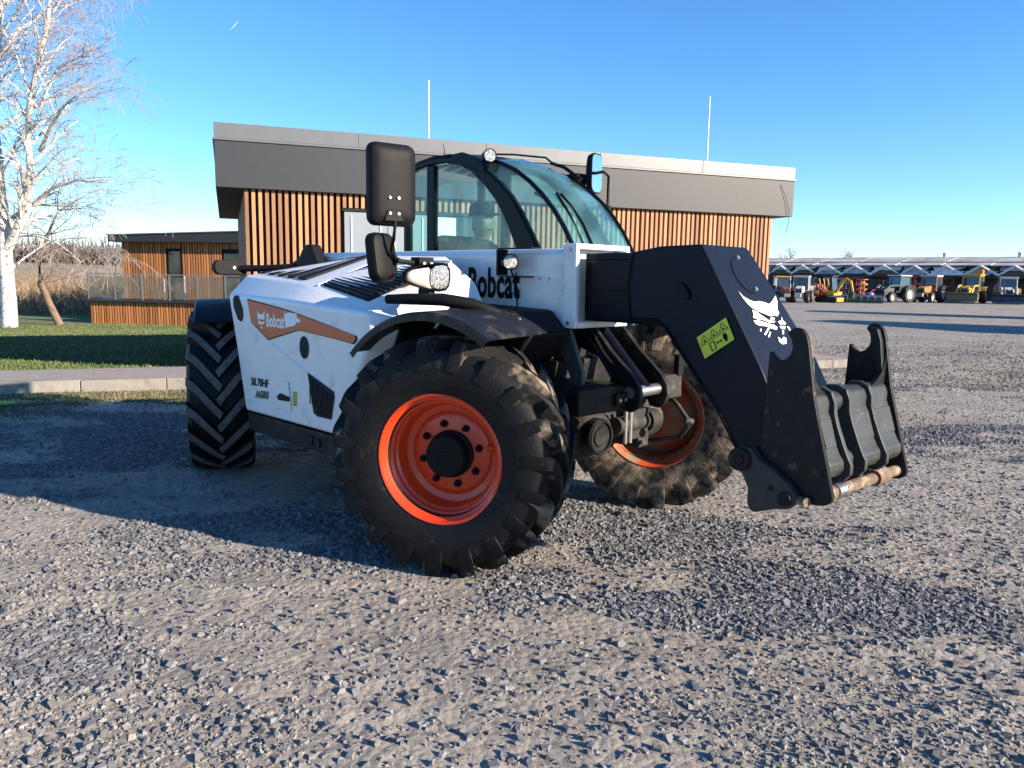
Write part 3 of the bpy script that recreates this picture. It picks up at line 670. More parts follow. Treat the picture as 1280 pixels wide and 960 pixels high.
# small cat's head on the decal
hd = [[(-1.826, 1.292), (-1.806, 1.266), (-1.787, 1.262), (-1.760, 1.262), (-1.740, 1.268), (-1.716, 1.293), (-1.722, 1.255), (-1.722, 1.232), (-1.745, 1.225), (-1.752, 1.236), (-1.768, 1.226), (-1.785, 1.235), (-1.797, 1.224), (-1.822, 1.232), (-1.822, 1.262)],
      [(-1.815, 1.218), (-1.79, 1.22), (-1.765, 1.206), (-1.742, 1.216), (-1.724, 1.218), (-1.732, 1.200), (-1.752, 1.198), (-1.768, 1.192), (-1.79, 1.196), (-1.81, 1.196)], [(-1.779, 1.178), (-1.764, 1.184), (-1.752, 1.172), (-1.768, 1.165)]]
for q in hd: flat(q, YS-.0028, 'decal_white', 'decal_emblem', th=.001)
def htext(txt, x, z, size, xs, bold, m, rot=0, shear=0, y=YS-.0028, par=hood, org=HO, name='lettering'):
    me = text_mesh(txt, size, xs, bold, shear, .0006); o = mkobj(name, me, m, par)
    o.matrix_local = Matrix.Translation(Vector((x, y, z))-org) @ Matrix.Rotation(PI/2, 4, 'X') @ Matrix.Rotation(rot, 4, 'Z'); return o
htext('Bobcat', -1.700, 1.188, .118, .70, .0035, 'decal_white', R(0.5))
htext('38.70HF', -1.962, .768, .075, .98, .0015, 'decal_blue' if 'decal_blue' in MATS else 'decal_black', R(2.0), .12, y=YS)
htext('AGRI', -1.892, .690, .066, 1.15, .004, 'decal_green', R(4), .15, y=YS)
def ell(cx, cz, a, b, n=24): return [(cx+a*math.cos(2*PI*i/n), cz+b*math.sin(2*PI*i/n)) for i in range(n)]
flat(ell(-1.217, 1.084, .055, .07), YS, 'mesh_vent', 'side_vent', th=.002)
flat([(-2.165, 1.375), (-2.112, 1.378), (-2.050, 1.284), (-2.046, 1.23), (-2.074, 1.198), (-2.123, 1.209), (-2.185, 1.294), (-2.192, 1.35)], YS, 'mesh_vent', 'rear_vent', th=.002)
vg = [(-1.178, .931), (-.882, .848), (-.874, .812), (-.914, .676), (-1.069, .673), (-1.115, .688)]
flat(vg, YS, 'mesh_vent', 'lower_vent', th=.003)
for i in range(9):
    t = (i+.5)/9; x0 = -1.165+.26*t
    mb = MB(); mb.box((x0, YS-.0075, .69+.05*(i < 3)), (x0+.006, YS-.0032, .92-.083*t-.012)); hb(mb, 'vent_rib', 'louvre')
# latch recess and crease
mb = MB(); mb.prism([(-1.615, .842), (-1.422, .848), (-1.394, .662), (-1.646, .654)], 'y', YS, YS-.005); hb(mb, 'latch_plate', 'white_paint', bev=.004)
flat([(-1.556, .736), (-1.517, .762), (-1.404, .750), (-1.406, .724), (-1.536, .718)], YS-.0055, 'decal_black', 'latch', th=.012)
lt = flat([(-1.366, .791), (-1.325, .796), (-1.333, .698), (-1.378, .697)], YS, 'sticker', 'warning_sticker', th=.001)
for i in range(5): flat([(-1.362, .708+.018*i), (-1.335, .708+.018*i), (-1.335, .715+.018*i), (-1.362, .714+.018*i)], YS-.0014, 'decal_black', 'sticker_mark', th=.0008)
mb = MB(); mb.tube([(-1.646, YS+.002, 1.083), (-1.201, YS+.002, .934)], .005, 6); hb(mb, 'panel_crease', 'white_paint')
# black louvre stripes across the top
def on_top(x, y):      # height of the hood's upper face
    pts = [Vector(V[k]) for k in (('T1', 'T2', 'I2', 'I1') if x < -1.5 else ('T2', 'T3', 'I3', 'I2'))]
    u = (x-pts[0].x)/(pts[1].x-pts[0].x)
    a = pts[0].lerp(pts[1], u); b = pts[3].lerp(pts[2], u); t = (y-a.y)/(b.y-a.y); return a.z+(b.z-a.z)*t
def top_patch(quad, name, m, lift=.004, th=.004, n=8, par=hood):
    q = [Vector((*p, 0)) for p in quad]; vs = []; fs = []
    for s in (0, 1):
        for j in range(n+1):
            for i in range(n+1):
                u, v = i/n, j/n; p = (q[0].lerp(q[1], u)).lerp(q[3].lerp(q[2], u), v); z = on_top(p.x, p.y)
                vs.append((p.x, p.y, z+(lift+th if s == 0 else -.01)))
    N = (n+1)**2
    for j in range(n):
        for i in range(n):
            a = j*(n+1)+i; fs += [(a, a+1, a+n+2, a+n+1), (N+a, N+a+n+1, N+a+n+2, N+a+1)]
    for i in range(n):
        for a, b in ((i, i+1), (n*(n+1)+i+1, n*(n+1)+i), ((i+1)*(n+1), i*(n+1)), (i*(n+1)+n, (i+1)*(n+1)+n)): fs.append((b, a, N+a, N+b))
    mb = MB(); mb.add(vs, fs); return hb(mb, name, m, par)
for xs_, w in ((-2.14, .085), (-2.00, .085), (-1.865, .085), (-1.73, .09), (-1.59, .10)):
    top_patch([(xs_, -.93), (xs_+w, -.93), (xs_+w+.05, -.46), (xs_+.05, -.46)], 'louvre_slot', 'decal_black', .012, .003, 5)
gq = [(-1.27, -.945), (-.69, -.985), (-.50, -.55), (-1.22, -.56)]
top_patch(gq, 'grille', 'louvre', .002, .006, 6)
for i in range(15):
    v = (i+.5)/15; a = Vector((*gq[0], 0)).lerp(Vector((*gq[3], 0)), v); b = Vector((*gq[1], 0)).lerp(Vector((*gq[2], 0)), v)
    mb = MB(); mb.tube([(p.x, p.y, on_top(p.x, p.y)+.012) for p in (a.lerp(b, .02), a.lerp(b, .5), a.lerp(b, .98))], .007, 6); hb(mb, 'grille_slat', 'mesh_vent')
mb = MB(); mb.tube([(p[0], p[1], on_top(*p)+.006) for p in ((-1.285, -.96), (-1.235, -.55), (-.50, -.53))], .008, 6); hb(mb, 'grille_trim', 'white_paint')
# air intake pipe along the fender
mb = MB(); mb.tube([(-.42, -1.04, 1.405), (-.30, -1.0, 1.41), (-.12, -.90, 1.412), (.0, -.80, 1.39), (.06, -.70, 1.35)], [.026, .03, .034, .034, .03], 14); mb.build('intake_pipe', 'black_plastic', TH, smooth=50)
mb = MB(); mb.prism([(-.5, 1.38), (.15, 1.36), (.28, 1.24), (.2, 1.1), (-.3, 1.15)], 'y', -.66, -.33); mb.build('engine_cover', 'black_plastic', TH, bev=.02)

# boom -----------------------------------------------------------------
boom = empty('boom', (-2.4, -.08, 1.5), 0, TH); BO = Vector((-2.4, -.08, 1.5))
def bb_(mb, name, m, par=boom, **k):
    mb.v = [tuple(Vector(p)-BO) for p in mb.v]; return mb.build(name, m, par, **k)
mb = MB(); mb.prism([(-.27, 1.292), (-.27, 1.668), (-.235, 1.70), (.085, 1.70), (.12, 1.668), (.12, 1.292)], 'x', -2.55, .225); outer = bb_(mb, 'outer_section', 'white_paint', bev=.008)
mb = MB(); mb.box((-.8, -.2735, 1.512), (.2, -.2705, 1.522)); bb_(mb, 'weld_seam', 'white_paint')
htext('Bobcat', -.64, 1.415, .25, .63, .007, 'decal_black', 0, 0, -.2745, boom, BO)
# collar
yn, yf, z0, z1 = -.315, .155, 1.262, 1.722
for nm, c0, c1 in (('near', (.205, yn, z0), (.295, yn+.03, z1)), ('far', (.205, yf-.03, z0), (.295, yf, z1)), ('top', (.205, yn+.032, z1-.03), (.295, yf-.032, z1)), ('bottom', (.205, yn+.032, z0), (.295, yf-.032, z0+.035))):
    mb = MB(); mb.box(c0, c1); bb_(mb, 'collar_plate', 'white_paint', bev=.006)
mb = MB(); mb.prism([(yn, z0), (yf, z0), (yf, z1), (yn, z1)], 'x', .20, .204); bb_(mb, 'collar_plate', 'white_paint')
mb = MB(); mb.prism([(.12, 1.262), (.204, 1.262), (.204, 1.45), (.165, 1.47), (.165, 1.36), (.12, 1.32)], 'y', -.300, -.272); bb_(mb, 'gusset', 'white_paint', bev=.005)
for (x, z) in ((.25, 1.69), (.16, 1.60), (.145, 1.39), (.185, 1.39), (-.02, 1.53), (.05, 1.53), (.25, 1.29)):
    yy = yn if x > .2 else -.27
    mb = MB(); mb.cyl((x, yy-.009, z), (x, yy+.002, z), .010, .011, 8); bb_(mb, 'bolt', 'steel')
mb = MB(); mb.box((.29, -.235, 1.305), (.80, .085, 1.672)); bb_(mb, 'inner_section', 'dark_paint', bev=.012)
mb = MB(); mb.box((.30, -.243, 1.635), (.76, -.2355, 1.668)); mb.box((.30, -.243, 1.475), (.74, -.2355, 1.488)); bb_(mb, 'wear_strip', 'dark_paint', bev=.004)
# goose-neck head: side outline in (x,z)
face_n = [(1.045, 1.705), (1.13, 1.567), (1.375, 1.168), (1.44, 1.03), (1.47, .82)]
side = [(.60, 1.672), (.80, 1.700), (1.045, 1.705), (1.13, 1.567), (1.375, 1.168), (1.45, 1.03), (1.48, .78), (1.40, .70), (1.31, .74), (1.19, .92), (.93, 1.22), (.86, 1.30), (.80, 1.335), (.60, 1.325)]
ynr = [-.25, -.27, -.283, -.285, -.29, -.295, -.295, -.295, -.295, -.29, -.285, -.28, -.275, -.25]
yfr = [.10, .12, .145, .19, .285, .29, .29, .29, .29, .27, .20, .16, .14, .10]
mb = MB(); mb.prism(side, 'y', ynr, yfr); head = bb_(mb, 'boom_head', 'head_paint', bev=.012)
FA = Vector((1.04, -.24, 1.705)); FV = Vector((-.5245, 0, .8514)); FN = Vector((.8514, 0, .5245))
def face(poly, name, m, lift=.004, th=.002):
    vs = [FA+Vector((0, 1, 0))*u+FV*v+FN*(lift+t) for t in (0, th) for u, v in poly]; n = len(poly)
    mb = MB(); mb.add(vs, [tuple(range(n)), tuple(range(2*n-1, n-1, -1))]+[(i, (i+1) % n, n+(i+1) % n, n+i) for i in range(n)])
    return bb_(mb, name, m)
face([(.225+.105*math.cos(a)+.0*math.sin(a), -.166+.105*math.sin(a)) for a in np.linspace(0, 2*PI, 33)[:-1]], 'cover_plate', 'head_paint', .003, .005)
for u, v in ((.215, -.075), (.24, -.252)):
    p = FA+Vector((0, 1, 0))*u+FV*v+FN*.007; mb = MB(); mb.cyl(p, p+FN*.012, .013, .011, 8); bb_(mb, 'bolt', 'steel')
LOGO = [[(.078,-.259),(.096,-.286),(.137,-.307),(.176,-.318),(.227,-.315),(.269,-.322),(.31,-.333),(.357,-.316),(.418,-.285),(.405,-.321),(.366,-.363),(.366,-.384),(.332,-.401),(.304,-.396),(.264,-.399),(.215,-.384),(.168,-.369),(.129,-.351),(.106,-.33),(.088,-.296)],
 [(.121,-.361),(.153,-.372),(.183,-.393),(.231,-.422),(.288,-.427),(.268,-.435),(.222,-.432),(.174,-.417),(.119,-.411),(.093,-.401),(.112,-.384)],
 [(.084,-.417),(.136,-.419),(.195,-.434),(.258,-.447),(.276,-.461),(.258,-.474),(.216,-.465),(.169,-.45),(.113,-.445),(.087,-.434)],
 [(.373,-.404),(.366,-.426),(.385,-.441),(.366,-.450),(.323,-.449),(.31,-.431),(.357,-.422)], [(.304,-.454),(.363,-.459),(.341,-.474),(.307,-.469)],
 [(.237,-.51),(.249,-.518),(.253,-.528),(.292,-.513),(.31,-.521),(.289,-.55),(.244,-.551),(.226,-.537)], [(.27,-.403),(.298,-.412),(.275,-.4205),(.243,-.415)],
 [(.12,-.491),(.183,-.461),(.2,-.463),(.126,-.498)], [(.143,-.506),(.184,-.481),(.194,-.483),(.154,-.51)], [(.292,-.499),(.31,-.478),(.326,-.479),(.309,-.499)], [(.379,-.457),(.398,-.464),(.392,-.49),(.379,-.476)], [(.094,-.474),(.111,-.461),(.121,-.464),(.104,-.476)]]
for q in LOGO: face(q, 'emblem', 'decal_white', .006, .0015)
for pts in ([(.62, -.262, 1.33), (.60, -.256, 1.50), (.62, -.262, 1.668)], [(.80, -.284, 1.335), (.865, -.288, 1.30), (.935, -.293, 1.22), (1.19, -.299, .925), (1.31, -.302, .745)]):
    mb = MB(); mb.tube(pts, .006, 6); bb_(mb, 'weld_bead', 'head_paint', smooth=60)
# warning sticker on the head's side
def spoly(poly, name, m, y, th=.0015): mb = MB(); mb.prism(poly, 'y', y, y-th); return bb_(mb, name, m)
ys = -.2955
P0, P1, P3 = Vector((1.052, 1.265)), Vector((1.201, 1.368)), Vector((1.102, 1.168))
def sk(u, v): p = P0+(P1-P0)*u+(P3-P0)*v; return (p.x, p.y)
spoly([sk(0, 0), sk(1, 0), sk(1, 1), sk(0, 1)], 'sticker', 'sticker', ys)
spoly([sk(.02, .47), sk(.98, .47), sk(.98, .485), sk(.02, .485)], 'sticker_mark', 'decal_black', ys-.0018, .0008)
for i in range(3):
    a = .05+.31*i
    for e in (((a, .42), (a+.14, .08)), ((a+.14, .08), (a+.27, .42)), ((a, .42), (a+.27, .42))):
        (u0, v0), (u1, v1) = e; d = .018
        spoly([sk(u0, v0), sk(u1, v1), sk(u1+d, v1), sk(u0+d, v0)] if abs(v1-v0) > .01 else [sk(u0, v0-.02), sk(u1, v1-.02), sk(u1, v1), sk(u0, v0)], 'sticker_mark', 'decal_black', ys-.0018, .0008)
    spoly([sk(a+.11, .38), sk(a+.14, .25), sk(a+.18, .38)], 'sticker_mark', 'decal_black', ys-.0028, .0008)
for q in ([(.28, .55), (.31, .55), (.31, .92), (.28, .92)], [(.42, .55), (.45, .55), (.45, .92), (.42, .92)], [(.31, .55), (.42, .55), (.42, .58), (.31, .58)], [(.31, .89), (.42, .89), (.42, .92), (.31, .92)], [(.5, .70), (.66, .70), (.66, .75), (.5, .75)], [(.48, .725), (.53, .66), (.53, .79)], [(.68, .725), (.63, .66), (.63, .79)], [(.74, .54), (.84, .54), (.86, .70), (.82, .88), (.76, .88), (.72, .70)]):
    spoly([sk(*e) for e in q], 'sticker_mark', 'decal_black', ys-.0018, .0008)
spoly([(.90, 1.50), (.93, 1.53), (.97, 1.51), (1.0, 1.46), (.985, 1.44), (.95, 1.48)], 'pad_eye', 'dark_paint', -.288, .008)

# hitch (tool carriage) ------------------------------------------------
hit = empty('tool_carriage', (1.5, -.04, .9), 0, TH); HT = Vector((1.5, -.04, .9))
def hh(mb, name, m, par=hit, **k):
    mb.v = [(p[0]+(p[1]+.40)*.06-HT.x, p[1]-HT.y, p[2]-HT.z) for p in mb.v]; return mb.build(name, m, par, **k)
cheek = [(1.487, 1.240), (1.500, 1.243), (1.512, 1.222), (1.535, 1.208), (1.560, 1.214), (1.580, 1.236), (1.588, 1.265), (1.580, 1.300), (1.562, 1.322), (1.575, 1.340), (1.600, 1.350), (1.626, 1.343), (1.645, 1.318), (1.656, 1.284), (1.696, 1.056), (1.800, .665), (1.796, .640), (1.765, .622), (1.66, .61), (1.56, .66), (1.47, .80), (1.478, 1.0)]
for y0_ in (-.415, .300):
    mb = MB(); mb.prism(cheek, 'y', y0_, y0_+.026); ck = hh(mb, 'cheek_plate', 'hitch_paint', bev=.005)
    yi = y0_+.027 if y0_ < 0 else y0_-.035
    mb = MB(); mb.prism([(1.595, 1.33), (1.63, 1.325), (1.648, 1.27), (1.67, 1.10), (1.64, 1.10), (1.612, 1.22)], 'y', yi, yi+.034); hh(mb, 'edge_bar', 'rust' if y0_ < 0 else 'hitch_paint', bev=.006)
    sg = 1 if y0_ < 0 else -1; ye = y0_+.026 if y0_ < 0 else y0_
    arc = [(ye+sg*(.21-.21*math.sin(a)), 1.055+.17*(1-math.cos(a))) for a in np.linspace(0, PI/2, 8)]
    mb = MB(); mb.prism([(ye+sg*.001, 1.05)]+[(ye+sg*.21, 1.05)]+arc[1:-1]+[(ye+sg*.001, 1.225)], 'x', 1.650, 1.668); hh(mb, 'gusset', 'hitch_paint')
prof = [(1.60, 1.075), (1.645, 1.078), (1.675, 1.062), (1.688, 1.03), (1.688, .99), (1.700, .96), (1.735, .845), (1.750, .815), (1.768, .79), (1.772, .755), (1.755, .728), (1.725, .715), (1.68, .72), (1.56, 1.0)]
for y0_, y1_ in ((-.388, -.245), (-.112, .299)):
    mb = MB(); mb.prism(prof, 'y', y0_, y1_); hh(mb, 'back_plate', 'hitch_steel', bev=.01, seg=3)
for x_, z_, r_ in ((1.635, 1.02, .048), (1.70, .775, .05)):
    mb = MB(); mb.cyl((x_, -.246, z_), (x_, -.111, z_), r_, r_, 18); hh(mb, 'cross_tube', 'hitch_steel', smooth=40)
rib = [(1.60, 1.09), (1.650, 1.094), (1.690, 1.075), (1.708, 1.03), (1.712, .98), (1.728, .93), (1.762, .845), (1.778, .81), (1.795, .775), (1.795, .735), (1.77, .705), (1.72, .695), (1.64, .72), (1.58, 1.0)]
for y_ in (-.262, -.128, .082):
    mb = MB(); mb.prism(rib, 'y', y_, y_+.028); hh(mb, 'rib', 'hitch_steel', bev=.004)
for y0_, y1_ in ((-.38, -.27), (-.10, .08), (.115, .295)):
    mb = MB(); mb.prism([(1.700, .965), (1.736, .852), (1.741, .854), (1.705, .967)], 'y', y0_+.012, y1_-.012); hh(mb, 'panel', 'hitch_steel', bev=.002)
mb = MB(); mb.cyl((1.752, -.388, .662), (1.752, .34, .662), .026, .026, 16); mb.cyl((1.752, -.385, .662), (1.752, -.33, .662), .04, .036, 16); mb.cyl((1.752, .06, .662), (1.752, .16, .662), .038, .042, 16); hh(mb, 'lock_bar', 'rust', smooth=40)
for k in range(5):
    for y_ in (-.30, .10):
        mb = MB(); mb.lathe([(.030+.006*math.cos(t), .006*math.sin(t)) for t in np.linspace(0, 2*PI, 9)], Matrix.Translation((1.752, y_+.012*k, .662)) @ YM, 16); hh(mb, 'spring_coil', 'steel', smooth=180)
mb = MB(); mb.prism([(1.70, .72), (1.735, .735), (1.765, .66), (1.755, .625), (1.73, .64)], 'y', -.06, -.035); hh(mb, 'bar_bracket', 'hitch_paint', bev=.003)
# link arm and pivots
link = [(1.372, .762), (1.385, .80), (1.412, .825), (1.455, .82), (1.50, .775), (1.56, .745), (1.635, .695), (1.668, .655), (1.664, .612), (1.64, .588), (1.58, .575), (1.486, .539), (1.462, .548), (1.450, .585), (1.452, .64), (1.42, .70), (1.385, .715)]
mb = MB(); mb.prism(link, 'y', -.462, -.420); hh(mb, 'link_arm', 'hitch_steel', bev=.007)
mb = MB(); mb.prism(link, 'y', .225, .270); hh(mb, 'link_arm', 'hitch_paint', bev=.006)
for (x, z, r_, y0_, y1_) in ((1.412, .765, .052, -.482, -.462), (1.412, .765, .024, -.49, -.482), (1.625, .632, .030, -.476, -.462), (1.56, .665, .012, -.469, -.462)):
    mb = MB(); mb.cyl((x, y0_, z), (x, y1_, z), r_, r_, 20); hh(mb, 'pivot_pin', 'chassis_paint', bev=.004)
mb = MB(); mb.cyl((1.412, -.46, .765), (1.412, .29, .765), .035, .035, 16); hh(mb, 'pivot_shaft', 'chassis_paint', smooth=40)
mb = MB(); mb.cyl((1.66, -.43, .63), (1.715, -.45, .632), .020, .020, 12); hh(mb, 'lock_pin', 'rust', smooth=40)

# chassis, axle --------------------------------------------------------
def tb(name, m, bev=.008, par=TH, **k): return MB(), name, m
mb = MB(); mb.box((-3.1, -.40, .58), (.02, .40, 1.05)); mb.box((-2.9, -.38, 1.05), (-.9, -.02, 1.28)); mb.build('main_frame', 'chassis_paint', TH, bev=.015)
mb = MB(); mb.box((-.75, -.38, 1.05), (-.02, .30, 1.285)); mb.build('front_tower', 'chassis_paint', TH, bev=.012)
mb = MB(); mb.box((.022, -.42, .80), (.43, -.02, .945)); mb.build('front_frame', 'chassis_paint', TH, bev=.012)
mb = MB(); mb.box((.06, -.33, .9455), (.33, -.12, .949)); mb.build('grip_plate', 'axle_mud', TH)
mb = MB(); mb.prism([(.10, -.13), (.38, -.13), (.38, -.05), (.10, -.05)], 'z', .9495, .951); mb.build('warning_label', 'sticker', TH)
mb = MB(); mb.box((.435, -.12, .83), (.452, -.03, .90)); mb.build('bolt_plate', 'chassis_paint', TH, bev=.004)
for y_ in (-.10, -.05):
    mb = MB(); mb.cyl((.452, y_, .865), (.464, y_, .865), .012, .011, 6); mb.build('bolt', 'steel', TH)
mb = MB(); mb.prism([(.085, 1.275), (.22, 1.295), (.338, 1.024), (.338, .947), (.25, .947), (.248, .995)], 'y', -.29, -.26); mb.build('brace_plate', 'chassis_grey' if 'chassis_grey' in MATS else 'chassis_paint', TH, bev=.006)
mb = MB(); mb.cyl((.30, -.296, 1.0), (.30, -.29, 1.0), .011, .011, 8); mb.build('bolt', 'steel', TH)
for y_ in (-.005, .26):
    mb = MB(); mb.prism([(.0, 1.30), (.14, 1.29), (.30, 1.13), (.475, .985), (.515, .93), (.525, .87), (.505, .815), (.46, .785), (.40, .79), (.375, .84), (.36, .93), (.22, 1.08), (.0, 1.15)], 'y', y_, y_+.035); mb.build('cylinder_bracket', 'chassis_paint', TH, bev=.006)
mb = MB(); mb.cyl((.455, -.022, .90), (.455, .32, .90), .034, .034, 18); mb.build('pivot_pin', 'steel', TH, smooth=40)
mb = MB(); mb.tube([(.08, .14, 1.26), (.40, .14, .95), (.455, .14, .90)], .042, 14); mb.build('lift_cylinder', 'dark_paint', TH, smooth=40)
mb = MB(); mb.tube([(.14, -.02, 1.27), (.26, -.03, 1.12), (.40, -.03, .99), (.47, -.02, .95)], .013, 8); mb.build('hose', 'black_plastic', TH, smooth=60)
mb = MB(); mb.tube([(.10, -.06, 1.27), (.28, -.07, 1.10), (.36, -.05, .98), (.30, .0, .80)], .012, 8); mb.build('hose', 'black_plastic', TH, smooth=60)
mb = MB(); mb.box((-.09, -.66, .53), (.09, .66, .70)); mb.build('front_axle', 'axle_mud', TH, bev=.03, seg=3)
mb = MB(); mb.lathe([(.0005, -.16), (.12, -.15), (.17, -.08), (.18, 0), (.17, .08), (.12, .15), (.0005, .16)], Matrix.Translation((.04, .06, .61)) @ YM, 28); mb.build('differential', 'axle_mud', TH, smooth=50)
mb = MB(); mb.lathe([(.11, .0), (.11, .10), (.098, .115), (.090, .115), (.085, .10), (.06, .098), (.055, .108), (.0005, .108)], Matrix.Translation((.13, .02, .605)) @ Matrix.Rotation(PI/2, 4, 'Y'), 32); mb.build('drive_cap', 'chassis_paint', TH, smooth=35)
for sg in (1, -1):
    mb = MB(); mb.box((-.10, sg*.60-.06, .44), (.13, sg*.60+.06, .80)); mb.build('knuckle', 'axle_mud', TH, bev=.02, seg=3)
    mb = MB(); mb.cyl((0, sg*.62, .615), (0, sg*(TR/2)-sg*.13, .615), .13, .15, 24); mb.build('wheel_hub_carrier', 'axle_mud', TH, smooth=40)
    mb = MB(); mb.box((-.09, -WB*0+sg*.0, 0), (-.0899, .0001, .0001)) if False else None
    mb = MB(); mb.cyl((-WB, sg*.55, .615), (-WB, sg*(TR/2)-sg*.13, .615), .12, .14, 20); mb.build('wheel_hub_carrier', 'axle_mud', TH, smooth=40)
mb = MB(); mb.box((-WB-.09, -.60, .53), (-WB+.09, .60, .70)); mb.build('rear_axle', 'axle_mud', TH, bev=.03)
mb = MB(); mb.box((.12, .38, .53), (.19, .56, .72)); mb.build('steering_ram_end', 'axle_mud', TH, bev=.008)
for k in range(2):
    mb = MB(); mb.cyl((.2, .30+.05*k, .52), (.2, .30+.05*k, .73), .014, .014, 10); mb.build('axle_stud', 'steel', TH, smooth=40)
mb = MB(); mb.cyl((.155, .56, .63), (.155, .66, .63), .075, .07, 20); mb.cyl((.155, .25, .63), (.155, .56, .63), .055, .055, 18); mb.build('steering_ram', 'axle_mud', TH, smooth=40)
mb = MB(); mb.box((.02, .47, .80), (.36, .66, .95)); mb.build('step_bracket', 'axle_mud', TH, bev=.01)
mb = MB(); mb.box((.33, .60, .94), (.37, .66, 1.07)); mb.build('step_post', 'black_plastic', TH, bev=.006)
mb = MB(); mb.tube([(.20, .62, .79), (.34, .60, .785), (.38, .60, .75), (.46, .60, .665), (.465, .60, .64), (.40, .60, .555), (.30, .60, .53), (.18, .58, .50)], .015, 10); mb.build('brake_line', 'axle_mud', TH, smooth=60)
mb = MB(); mb.cyl((.445, .58, .67), (.475, .62, .655), .026, .024, 10); mb.build('line_joint', 'axle_mud', TH)

# cab ------------------------------------------------------------------
cab = empty('cab', (-1.2, .68, .8), 0, TH); CO = Vector((-1.2, .68, .8))
def cb(mb, name, m, par=cab, **k):
    mb.v = [tuple(Vector(p)-CO) for p in mb.v]; return mb.build(name, m, par, **k)
outer_c = [(-2.02, 2.36), (-1.86, 2.395), (-1.68, 2.418), (-1.50, 2.415), (-1.334, 2.388), (-1.18, 2.335), (-1.056, 2.270), (-.935, 2.185), (-.825, 2.090), (-.735, 1.985), (-.665, 1.885), (-.51, 1.66), (-.38, 1.25), (-.36, .98)]
inner_c = [(-.60, .98), (-.62, 1.25), (-.745, 1.70), (-.785, 1.77), (-.835, 1.865), (-.90, 1.97), (-.985, 2.075), (-1.10, 2.18), (-1.244, 2.285), (-1.38, 2.340), (-1.52, 2.366), (-1.70, 2.368), (-1.86, 2.35), (-2.02, 2.315)]
for y0_ in (.26, 1.04):
    mb = MB(); mb.prism(outer_c+inner_c, 'y', y0_, y0_+.055); cb(mb, 'side_frame', 'cab_trim', bev=.012)
    mb = MB(); mb.box((-1.755, y0_+.004, .98), (-1.665, y0_+.05, 2.365)); cb(mb, 'side_pillar', 'cab_trim', bev=.008)
    mb = MB(); mb.box((-2.045, y0_-.002, .98), (-1.995, y0_+.057, 2.37)); cb(mb, 'rear_pillar', 'cab_trim', bev=.008)
    mb = MB(); mb.box((-1.994, y0_+.006, .98), (-.62, y0_+.05, 1.36)); cb(mb, 'lower_panel', 'cab_trim', bev=.006)
    g1 = [(-1.665, 1.362), (-.66, 1.362), (-.745, 1.70), (-.785, 1.77), (-.835, 1.865), (-.90, 1.97), (-.985, 2.075), (-1.10, 2.18), (-1.244, 2.285), (-1.38, 2.340), (-1.52, 2.366), (-1.665, 2.366)]
    mb = MB(); mb.add([(x, y0_+.03, z) for x, z in g1], [tuple(range(len(g1)))]); cb(mb, 'side_window', 'cab_glass')
    mb = MB(); mb.add([(x, y0_+.03, z) for x, z in ((-1.995, 1.362), (-1.755, 1.362), (-1.755, 2.355), (-1.995, 2.325))], [(0, 1, 2, 3)]); cb(mb, 'rear_quarter_window', 'cab_glass')
    we = [(-1.18, 2.345), (-1.06, 2.345), (-.95, 2.312), (-.80, 2.25), (-.672, 2.172), (-.555, 2.082), (-.447, 1.977), (-.35, 1.86), (-.263, 1.726), (-.20, 1.55), (-.165, 1.30), (-.16, 1.0)]
    po = [(-.36, .98), (-.38, 1.25), (-.51, 1.66), (-.665, 1.885), (-.735, 1.985), (-.825, 2.090), (-.935, 2.185), (-1.056, 2.270)]
    sh = -.12 if y0_ > 1 else 0
    mb = MB(); q = we+po; mb.add([(x+(sh if i < len(we) else 0), y0_+.03, z) for i, (x, z) in enumerate(q)], [tuple(range(len(q)))]); cb(mb, 'corner_window', 'cab_glass')
    mb = MB(); mb.tube([(x+sh+.004, y0_+.03, z+.004) for x, z in we], .016, 8); cb(mb, 'screen_frame', 'cab_trim', smooth=60)
rows = []
for j in range(9):
    t = j/8; y_ = .29+.78*t; b = .05*math.sin(PI*t); sh = -.12*t
    rows.append([(x+sh+b*.8, y_, z+b*(.5+.5*max(0, (z-1.9)/.5))) for x, z in we])
mb = MB()
for j in range(8): mb.loft(rows[j], rows[j+1])
cb(mb, 'windscreen', 'screen_glass', smooth=180)
# domed glass roof and back
mb = MB(); rf = []
rx = [-2.02, -1.86, -1.68, -1.50, -1.334, -1.18]; rz = [2.36, 2.395, 2.418, 2.415, 2.39, 2.345]
for j in range(7):
    t = j/6; rf.append([(x, .27+.82*t, z+.035*math.sin(PI*t)+.004) for x, z in zip(rx, rz)])
for j in range(6): mb.loft(rf[j], rf[j+1])
cb(mb, 'roof', 'cab_trim', smooth=180, solid=.02)
mb = MB(); mb.add([(-2.02, .31, 1.36), (-2.02, 1.04, 1.36), (-2.02, 1.04, 2.33), (-2.02, .31, 2.33)], [(0, 1, 2, 3)]); cb(mb, 'rear_window', 'cab_glass')
mb = MB(); mb.box((-2.04, .316, .98), (-2.0, 1.04, 1.36)); cb(mb, 'rear_panel', 'cab_trim')
mb = MB(); mb.box((-2.03, .30, .76), (-.2, 1.06, .80)); cb(mb, 'floor', 'chassis_paint')
mb = MB(); mb.box((-2.05, .27, .55), (-.5, 1.1, .76)); cb(mb, 'step_sill', 'chassis_paint', bev=.01)
mb = MB(); mb.box((-.62, .32, .80), (-.32, 1.0, 1.32)); cb(mb, 'dashboard', 'black_plastic', bev=.04, seg=3)
mb = MB(); mb.tube([(-.62, .70, 1.25), (-.92, .70, 1.58)], .035, 10); cb(mb, 'steering_column', 'black_plastic', smooth=50)
SWM = Matrix.Translation((-.95, .70, 1.60)) @ Matrix.Rotation(R(-38), 4, 'Y')
